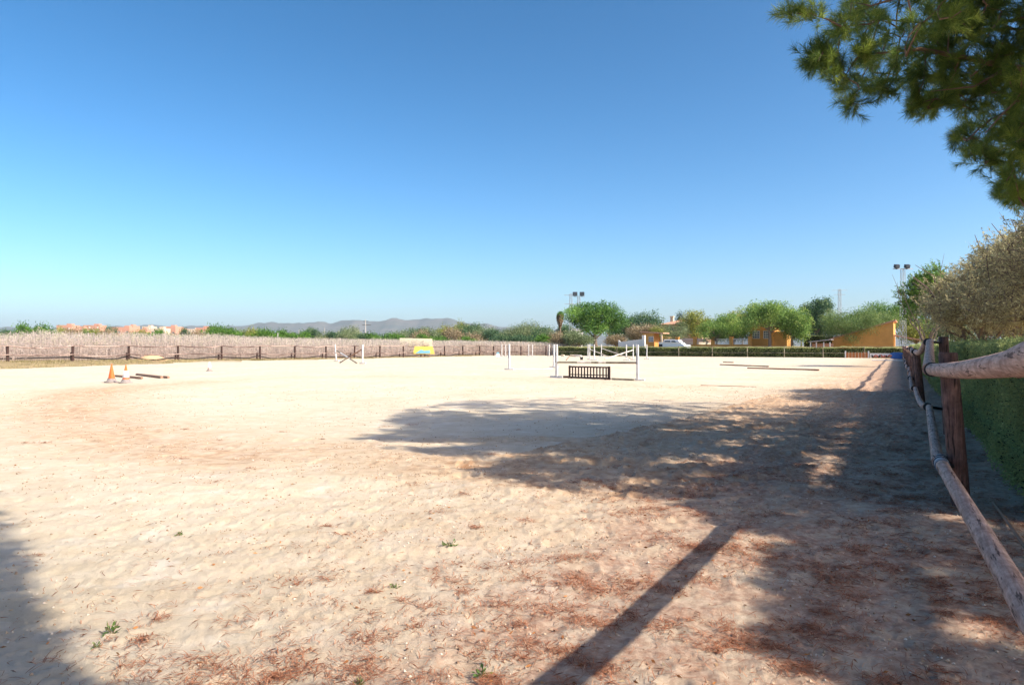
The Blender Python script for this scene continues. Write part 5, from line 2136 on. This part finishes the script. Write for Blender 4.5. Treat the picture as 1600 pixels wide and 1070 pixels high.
# small things by the far fence
for (px, py, w, m, lb) in ((879.5, 557.0, .5, 'cream', 'small tan block at the left end of the far fence'), (894, 557.2, .7, 'cream', 'middle tan block below the far fence'), (902, 557.4, 1.3, 'palepole', 'long pale block below the far fence')):
    g = G(px, py)
    root = thing('sand_block', lb, 'block', g, rz=YAW)
    mb = MB()
    mb.prism([(-w / 2, 0), (w / 2, 0), (w * .45, .24), (w * .1, .3), (-w * .35, .33)], -.15, .15)
    mb.build('block_body', M[m], root)
g = G(908.7, 562.3)
root = thing('feed_bucket', 'small dark bucket on the sand before the far crossed jump', 'bucket', g)
mb = MB()
mb.lathe([(.0, .01), (.14, .01), (.19, .34), (.2, .35), (.175, .34), (.13, .04), (0, .04)], 18)
mb.build('pail', M['dark'], root)
mb = MB()
mb.tube([(.19 * math.cos(t), 0, .34 + .16 * math.sin(t)) for t in np.linspace(0, math.pi, 9)], .008, 5)
mb.build('handle', M['steel'], root)
g = G(778, 559)
root = thing('water_can', 'white and pale blue container at the left far corner', 'container', g)
mb = MB()
mb.box((0, 0, .25), (.55, .4, .5), bev=.06)
mb.build('tank', M['white'], root)
mb = MB()
mb.box((0, 0, .62), (.34, .3, .2), bev=.04)
mb.build('lid', M['bluepaint'], root)

# boards at the left fence
d = 101.0
root = thing('cream_billboard', 'blank cream board on legs with a faded curved line, behind the left fence', 'board', W(650, d + 3))
x0, x1 = [(q - 650) / F * (d + 3) for q in (624.5, 675.5)]
z1, z0 = Zof(528, d + 3), Zof(544, d + 3)
mb = MB()
mb.prism([(x0, z0), (x1, z0 + .1), (x1, z1 - .12), (x0, z1)], -.04, .04)
mb.build('panel', M['board'], root)
for x in (x0 + .15, x0 + 1.6, x1 - .4):
    mb = MB()
    mb.box((x, .09, z0 / 2 + .3), (.09, .09, z0 + .8))
    mb.build('leg', M['fpost'], root)
mb = MB()
cx = (656.5 - 650) / F * (d + 3)
mb.tube([(cx, -.06, z0 + .15), (cx - .03, -.06, z0 + .6), (cx + .15, -.06, z0 + .9), (cx + .5, -.06, z0 + 1.05)], .03, 5)
mb.build('drawn_curve', M['ink'], root)
d = 97.0
root = thing('yellow_board', 'yellow board painted with a blue mountain, leaning in front of the cream billboard', 'board', W(661, d))
sx = [(q - 661) / F * d for q in (645, 648, 676, 679)]
zb, zt = Zof(553, d), Zof(541, d)
mb = MB()
mb.prism([(sx[0], zb), (sx[3], zb), (sx[2], zt), (sx[1], zt)], 0, .05)
mb.build('panel', M['yellow'], root)
mb = MB()
fx = lambda q: (q - 661) / F * d
fz = lambda q: Zof(q, d)
mb.prism([(fx(649), fz(552)), (fx(672), fz(552)), (fx(672), fz(547)), (fx(668), fz(547.4)), (fx(663), fz(548)), (fx(658), fz(546)), (fx(654), fz(548.5))], -.03, -.004)
mb.build('painted_mountain', M['bluepaint'], root)
for x in (fx(651), fx(671)):
    mb = MB()
    mb.box((x, .1, zb / 2), (.1, .1, zb + .6))
    mb.build('leg', M['brown'], root)


# ------------------------------------------------------------------ cones
def cone(px, py, h, label, mode):
    g = G(px, py)
    root = thing('traffic_cone', label, 'traffic cone', (g[0], g[1], 0.0), rz=.3, group='traffic cones')
    mb = MB()
    s = h / .75
    if mode == 'stub':
        mb.lathe([(.12 * s, .03), (.115 * s, .3 * s), (.10 * s, .31 * s)], 24)
        mb.build('body', M['coneold'], root)
        mb = MB()
        mb.lathe([(.155 * s, .29 * s), (.1 * s, .68 * s), (.06 * s, .74 * s), (0, .745 * s)], 24)
        mb.build('sleeve', M['sleeve_white'], root)
    else:
        r = lambda z: (.155 - .135 * z / .75) * s
        mb.lathe([(r(.03), .03 * s), (r(.3), .3 * s), (r(.72), .72 * s), (r(.75), .75 * s), (r(.75) * .5, .752 * s)], 28)
        mb.build('body', M['cone'], root)
        if mode == 'sleeve':
            mb = MB()
            mb.lathe([(r(.22) + .004, .22 * s), (r(.22) + .02, .23 * s), (r(.5) + .012, .5 * s), (r(.5), .505 * s)], 28)
            mb.build('sleeve', M['sleeve_white'], root)
    mb = MB()
    pts_ = []
    n = 8
    mb.lathe([(0, .0), (.27 * s, .0), (.275 * s, .03 * s), (.2 * s, .05 * s), (.165 * s, .1 * s), (.15 * s, .16 * s)], n)
    mb.build('base', M['conebase'], root)


cone(174.5, 597.2, .80, 'plain orange traffic cone, leftmost of the three', 'plain')
cone(196.8, 598.2, .78, 'orange traffic cone with a white reflective sleeve', 'sleeve')
cone(327.3, 579.6, .56, 'faded stubby cone standing alone on the sand, right of the brown poles', 'stub')

# sand heap at the left fence
g = W(236, 66.5)
zg = GZ(g[0], g[1])
rng = np.random.default_rng(2)
mb = MB()
vs, fs = [], []
nr_, na_ = 10, 30
for i in range(nr_ + 1):
    for k in range(na_):
        t = i / nr_
        a = 2 * math.pi * k / na_
        rx = 2.1 * t * (1 + .12 * math.sin(3 * a + 1))
        z = .62 * (math.cos(math.pi * t) * .5 + .5) + rng.normal() * .015
        vs.append((rx * math.cos(a), rx * .6 * math.sin(a), z - .06))
for i in range(nr_):
    for k in range(na_):
        k2 = (k + 1) % na_
        fs.append((i * na_ + k, i * na_ + k2, (i + 1) * na_ + k2, (i + 1) * na_ + k))
mb.add(vs, fs, True)
o = mb.build('sand_heap', M['heap'])
o.location = (g[0], g[1], zg)
settag(o, 'low heap of orange sand under the left fence near the cones', 'sand heap')


# ------------------------------------------------------------------ ground litter
def litter():
    rng = np.random.default_rng(60)
    # clumped dry needles
    n = 420000
    r = 2.6 + rng.uniform(0, 1, n) ** 1.4 * 16
    a = np.radians(rng.uniform(-40, 41, n))
    x, y = r * np.sin(a), r * np.cos(a)
    z, moist, lit = GZv(x, y)
    cl = fbm(x * 2.4 + 5, y * 2.4, 4, 71)
    fine = fbm(x * 7, y * 7, 3, 72)
    p = lit * np.clip((cl - 0.47) * 9, 0.04, 1) * np.clip((fine - .32) * 4, 0, 1) + 0.012 * np.clip(9.5 - y, 0, 1) + .004
    m = rng.random(n) < p
    x, y = x[m], y[m]
    # bunches of needles as they drop from the twigs
    nc = 5200
    rc = 2.7 + rng.uniform(0, 1, nc) ** 1.3 * 13
    ac = np.radians(rng.uniform(-39, 41, nc))
    xc, yc = rc * np.sin(ac), rc * np.cos(ac)
    litc = zones(xc, yc)[2]
    mc = rng.random(nc) < np.clip(litc * 1.1, 0, 1) * np.clip((fbm(xc * 1.3, yc * 1.3, 3, 75) - .36) * 5, 0, 1) * .62 + .012
    xc, yc = xc[mc], yc[mc]
    kk = rng.integers(12, 60, len(xc))
    cr_ = np.repeat(rng.uniform(.025, .085, len(xc)), kk)
    x = np.concatenate([x, np.repeat(xc, kk) + rng.normal(size=kk.sum()) * cr_])
    y = np.concatenate([y, np.repeat(yc, kk) + rng.normal(size=kk.sum()) * cr_ * .8])
    z = GZv(x, y)[0]
    n = len(x)
    aa = rng.uniform(0, 2 * math.pi, n)
    l = rng.uniform(.025, .085, n)
    w = rng.uniform(.0008, .0017, n) * (1 + np.hypot(x, y) / 12)
    dx, dy = np.cos(aa), np.sin(aa)
    lift = rng.uniform(0.001, .014, n)
    lift2 = rng.uniform(0.002, .022, n)
    bend = rng.normal(0, .2, n) * l
    mx, my = x + dx * l * .5 - dy * bend, y + dy * l * .5 + dx * bend
    ex, ey = x + dx * l, y + dy * l
    V = np.zeros((n, 6, 3))
    V[:, 0] = np.column_stack([x - dy * w, y + dx * w, z + lift])
    V[:, 1] = np.column_stack([x + dy * w, y - dx * w, z + lift])
    V[:, 2] = np.column_stack([mx + dy * w, my - dx * w, z + (lift + lift2) / 2 + .004])
    V[:, 3] = np.column_stack([ex, ey, z + lift2])
    V[:, 4] = np.column_stack([ex - dy * w * .5, ey + dx * w * .5, z + lift2])
    V[:, 5] = np.column_stack([mx - dy * w, my + dx * w, z + (lift + lift2) / 2 + .004])
    t = np.repeat(np.clip(rng.normal(.42, .25, n), 0, 1), 6)
    settag(cloud('pine_needle_litter', V.reshape(-1, 3), 6, t, M['litterneedle']), 'reddish brown dry pine needles strewn over the near sand', 'pine needles', kind='stuff')
    # clods and pebbles
    n = 70000
    r = 2.6 + rng.uniform(0, 1, n) ** 1.3 * 26
    a = np.radians(rng.uniform(-40, 41, n))
    x, y = r * np.sin(a), r * np.cos(a)
    z, moist, lit = GZv(x, y)
    m = rng.random(n) < (0.28 + 0.8 * moist + .2 * lit * (y < 9)) * np.clip((fbm(x * 2.3, y * 2.3, 3, 81) - .36) * 5, 0, 1)
    x, y, z = x[m], y[m], z[m]
    n = len(x)
    s = rng.uniform(.002, .011, n) ** 1.0 * (1 + .5 * np.clip(y / 15, 0, 2))
    octv = np.array([[1, 0, 0], [0, 1, 0], [-1, 0, 0], [0, -1, 0], [0, 0, .8], [0, 0, -.6]], float)
    P = octv[None] * s[:, None, None] * rng.uniform(.6, 1.3, (n, 6, 1))
    P += np.stack([x, y, z + s * .25], 1)[:, None]
    tri = np.array([[0, 1, 4], [1, 2, 4], [2, 3, 4], [3, 0, 4], [1, 0, 5], [2, 1, 5], [3, 2, 5], [0, 3, 5]])
    V = P[:, tri].reshape(-1, 3)
    settag(cloud('sand_clods', V, 3, np.repeat(rng.uniform(0, 1, n), 24), M['clod']), 'small crumbs of damp sand on the churned track', 'sand crumbs', kind='stuff')
    # dry leaves and bark flakes
    n = 900
    r = 2.8 + rng.uniform(0, 1, n) ** 1.2 * 9
    a = np.radians(rng.uniform(-38, 40, n))
    x, y = r * np.sin(a), r * np.cos(a)
    z, moist, lit = GZv(x, y)
    m = rng.random(n) < .25 + lit
    c = np.column_stack([x, y, z + .008])[m]
    n = len(c)
    ax = np.column_stack([rng.normal(size=n), rng.normal(size=n), rng.normal(size=n) * .15])
    V = leaves(c, .034, .016, rng, norm(ax), .1)
    settag(cloud('fallen_leaves', V, 4, np.repeat(rng.uniform(0, 1, n), 4), M['dryleaf']), 'curled dry leaves and bark flakes scattered on the near sand', 'dry leaves', kind='stuff')


litter()

# weeds rooted in the sand
weeds = [(702, 853, .10, 'dark leafy weed growing left of the pole shadow, highest in the foreground'), (751, 1052, .085, 'low green weed at the bottom edge left of the rail shadow'),
         (176, 990, .10, 'straggling green weed near the left shadow edge'), (281, 834, .06, 'tiny pale weed on the left sand, above the straggling one'), (617, 918, .06, 'small yellow green weed in the middle foreground'),
         (152, 1012, .05, 'faint little weed just below the straggling one'), (560, 1066, .06, 'small grassy weed at the bottom edge')]
for i, (px, py, s, lb) in enumerate(weeds):
    s = s * .68
    rng = np.random.default_rng(300 + i)
    g = G(px, py)
    z = float(GZv(np.array([g[0]]), np.array([g[1]]))[0][0])
    root = thing('weed', lb, 'weed', (g[0], g[1], z), group='weeds in the sand')
    n = 34
    a = rng.uniform(0, 2 * math.pi, n)
    e = rng.uniform(.1, 1.2, n)
    dirn = np.column_stack([np.cos(a) * np.cos(e), np.sin(a) * np.cos(e), np.sin(e)])
    c = dirn * (rng.uniform(.2, 1, n) * s)[:, None]
    cloud('leaves', leaves(c, s * .55, s * .2, rng, dirn, .4), 4, np.repeat(rng.uniform(0, 1, n), 4), M['weed'], root)
    mb = MB()
    for k in range(5):
        mb.tube([(0, 0, -.01), tuple(dirn[k] * s * .9)], .0016, 4)
    mb.build('stems', M['twig'], root)

# ------------------------------------------------------------------ air
def haze():
    x0, x1, y0, y1, z0, z1 = -9000., 9500., -60., 10200., -12., 350.
    mb = MB()
    mb.box(((x0 + x1) / 2, (y0 + y1) / 2, (z0 + z1) / 2), (x1 - x0, y1 - y0, z1 - z0))
    m = bpy.data.materials.new('thin_haze')
    nt = nodes_of(m)
    out = nt.nodes.new("ShaderNodeOutputMaterial")
    v = nt.nodes.new("ShaderNodeVolumePrincipled")
    v.inputs['Color'].default_value = (0.66, 0.84, 1.0, 1)
    v.inputs['Density'].default_value = 0.00006
    v.inputs['Anisotropy'].default_value = 0.0
    nt.links.new(v.outputs[0], out.inputs['Volume'])
    settag(mb.build('haze', m), 'thin bluish air haze', kind='stuff')


haze()
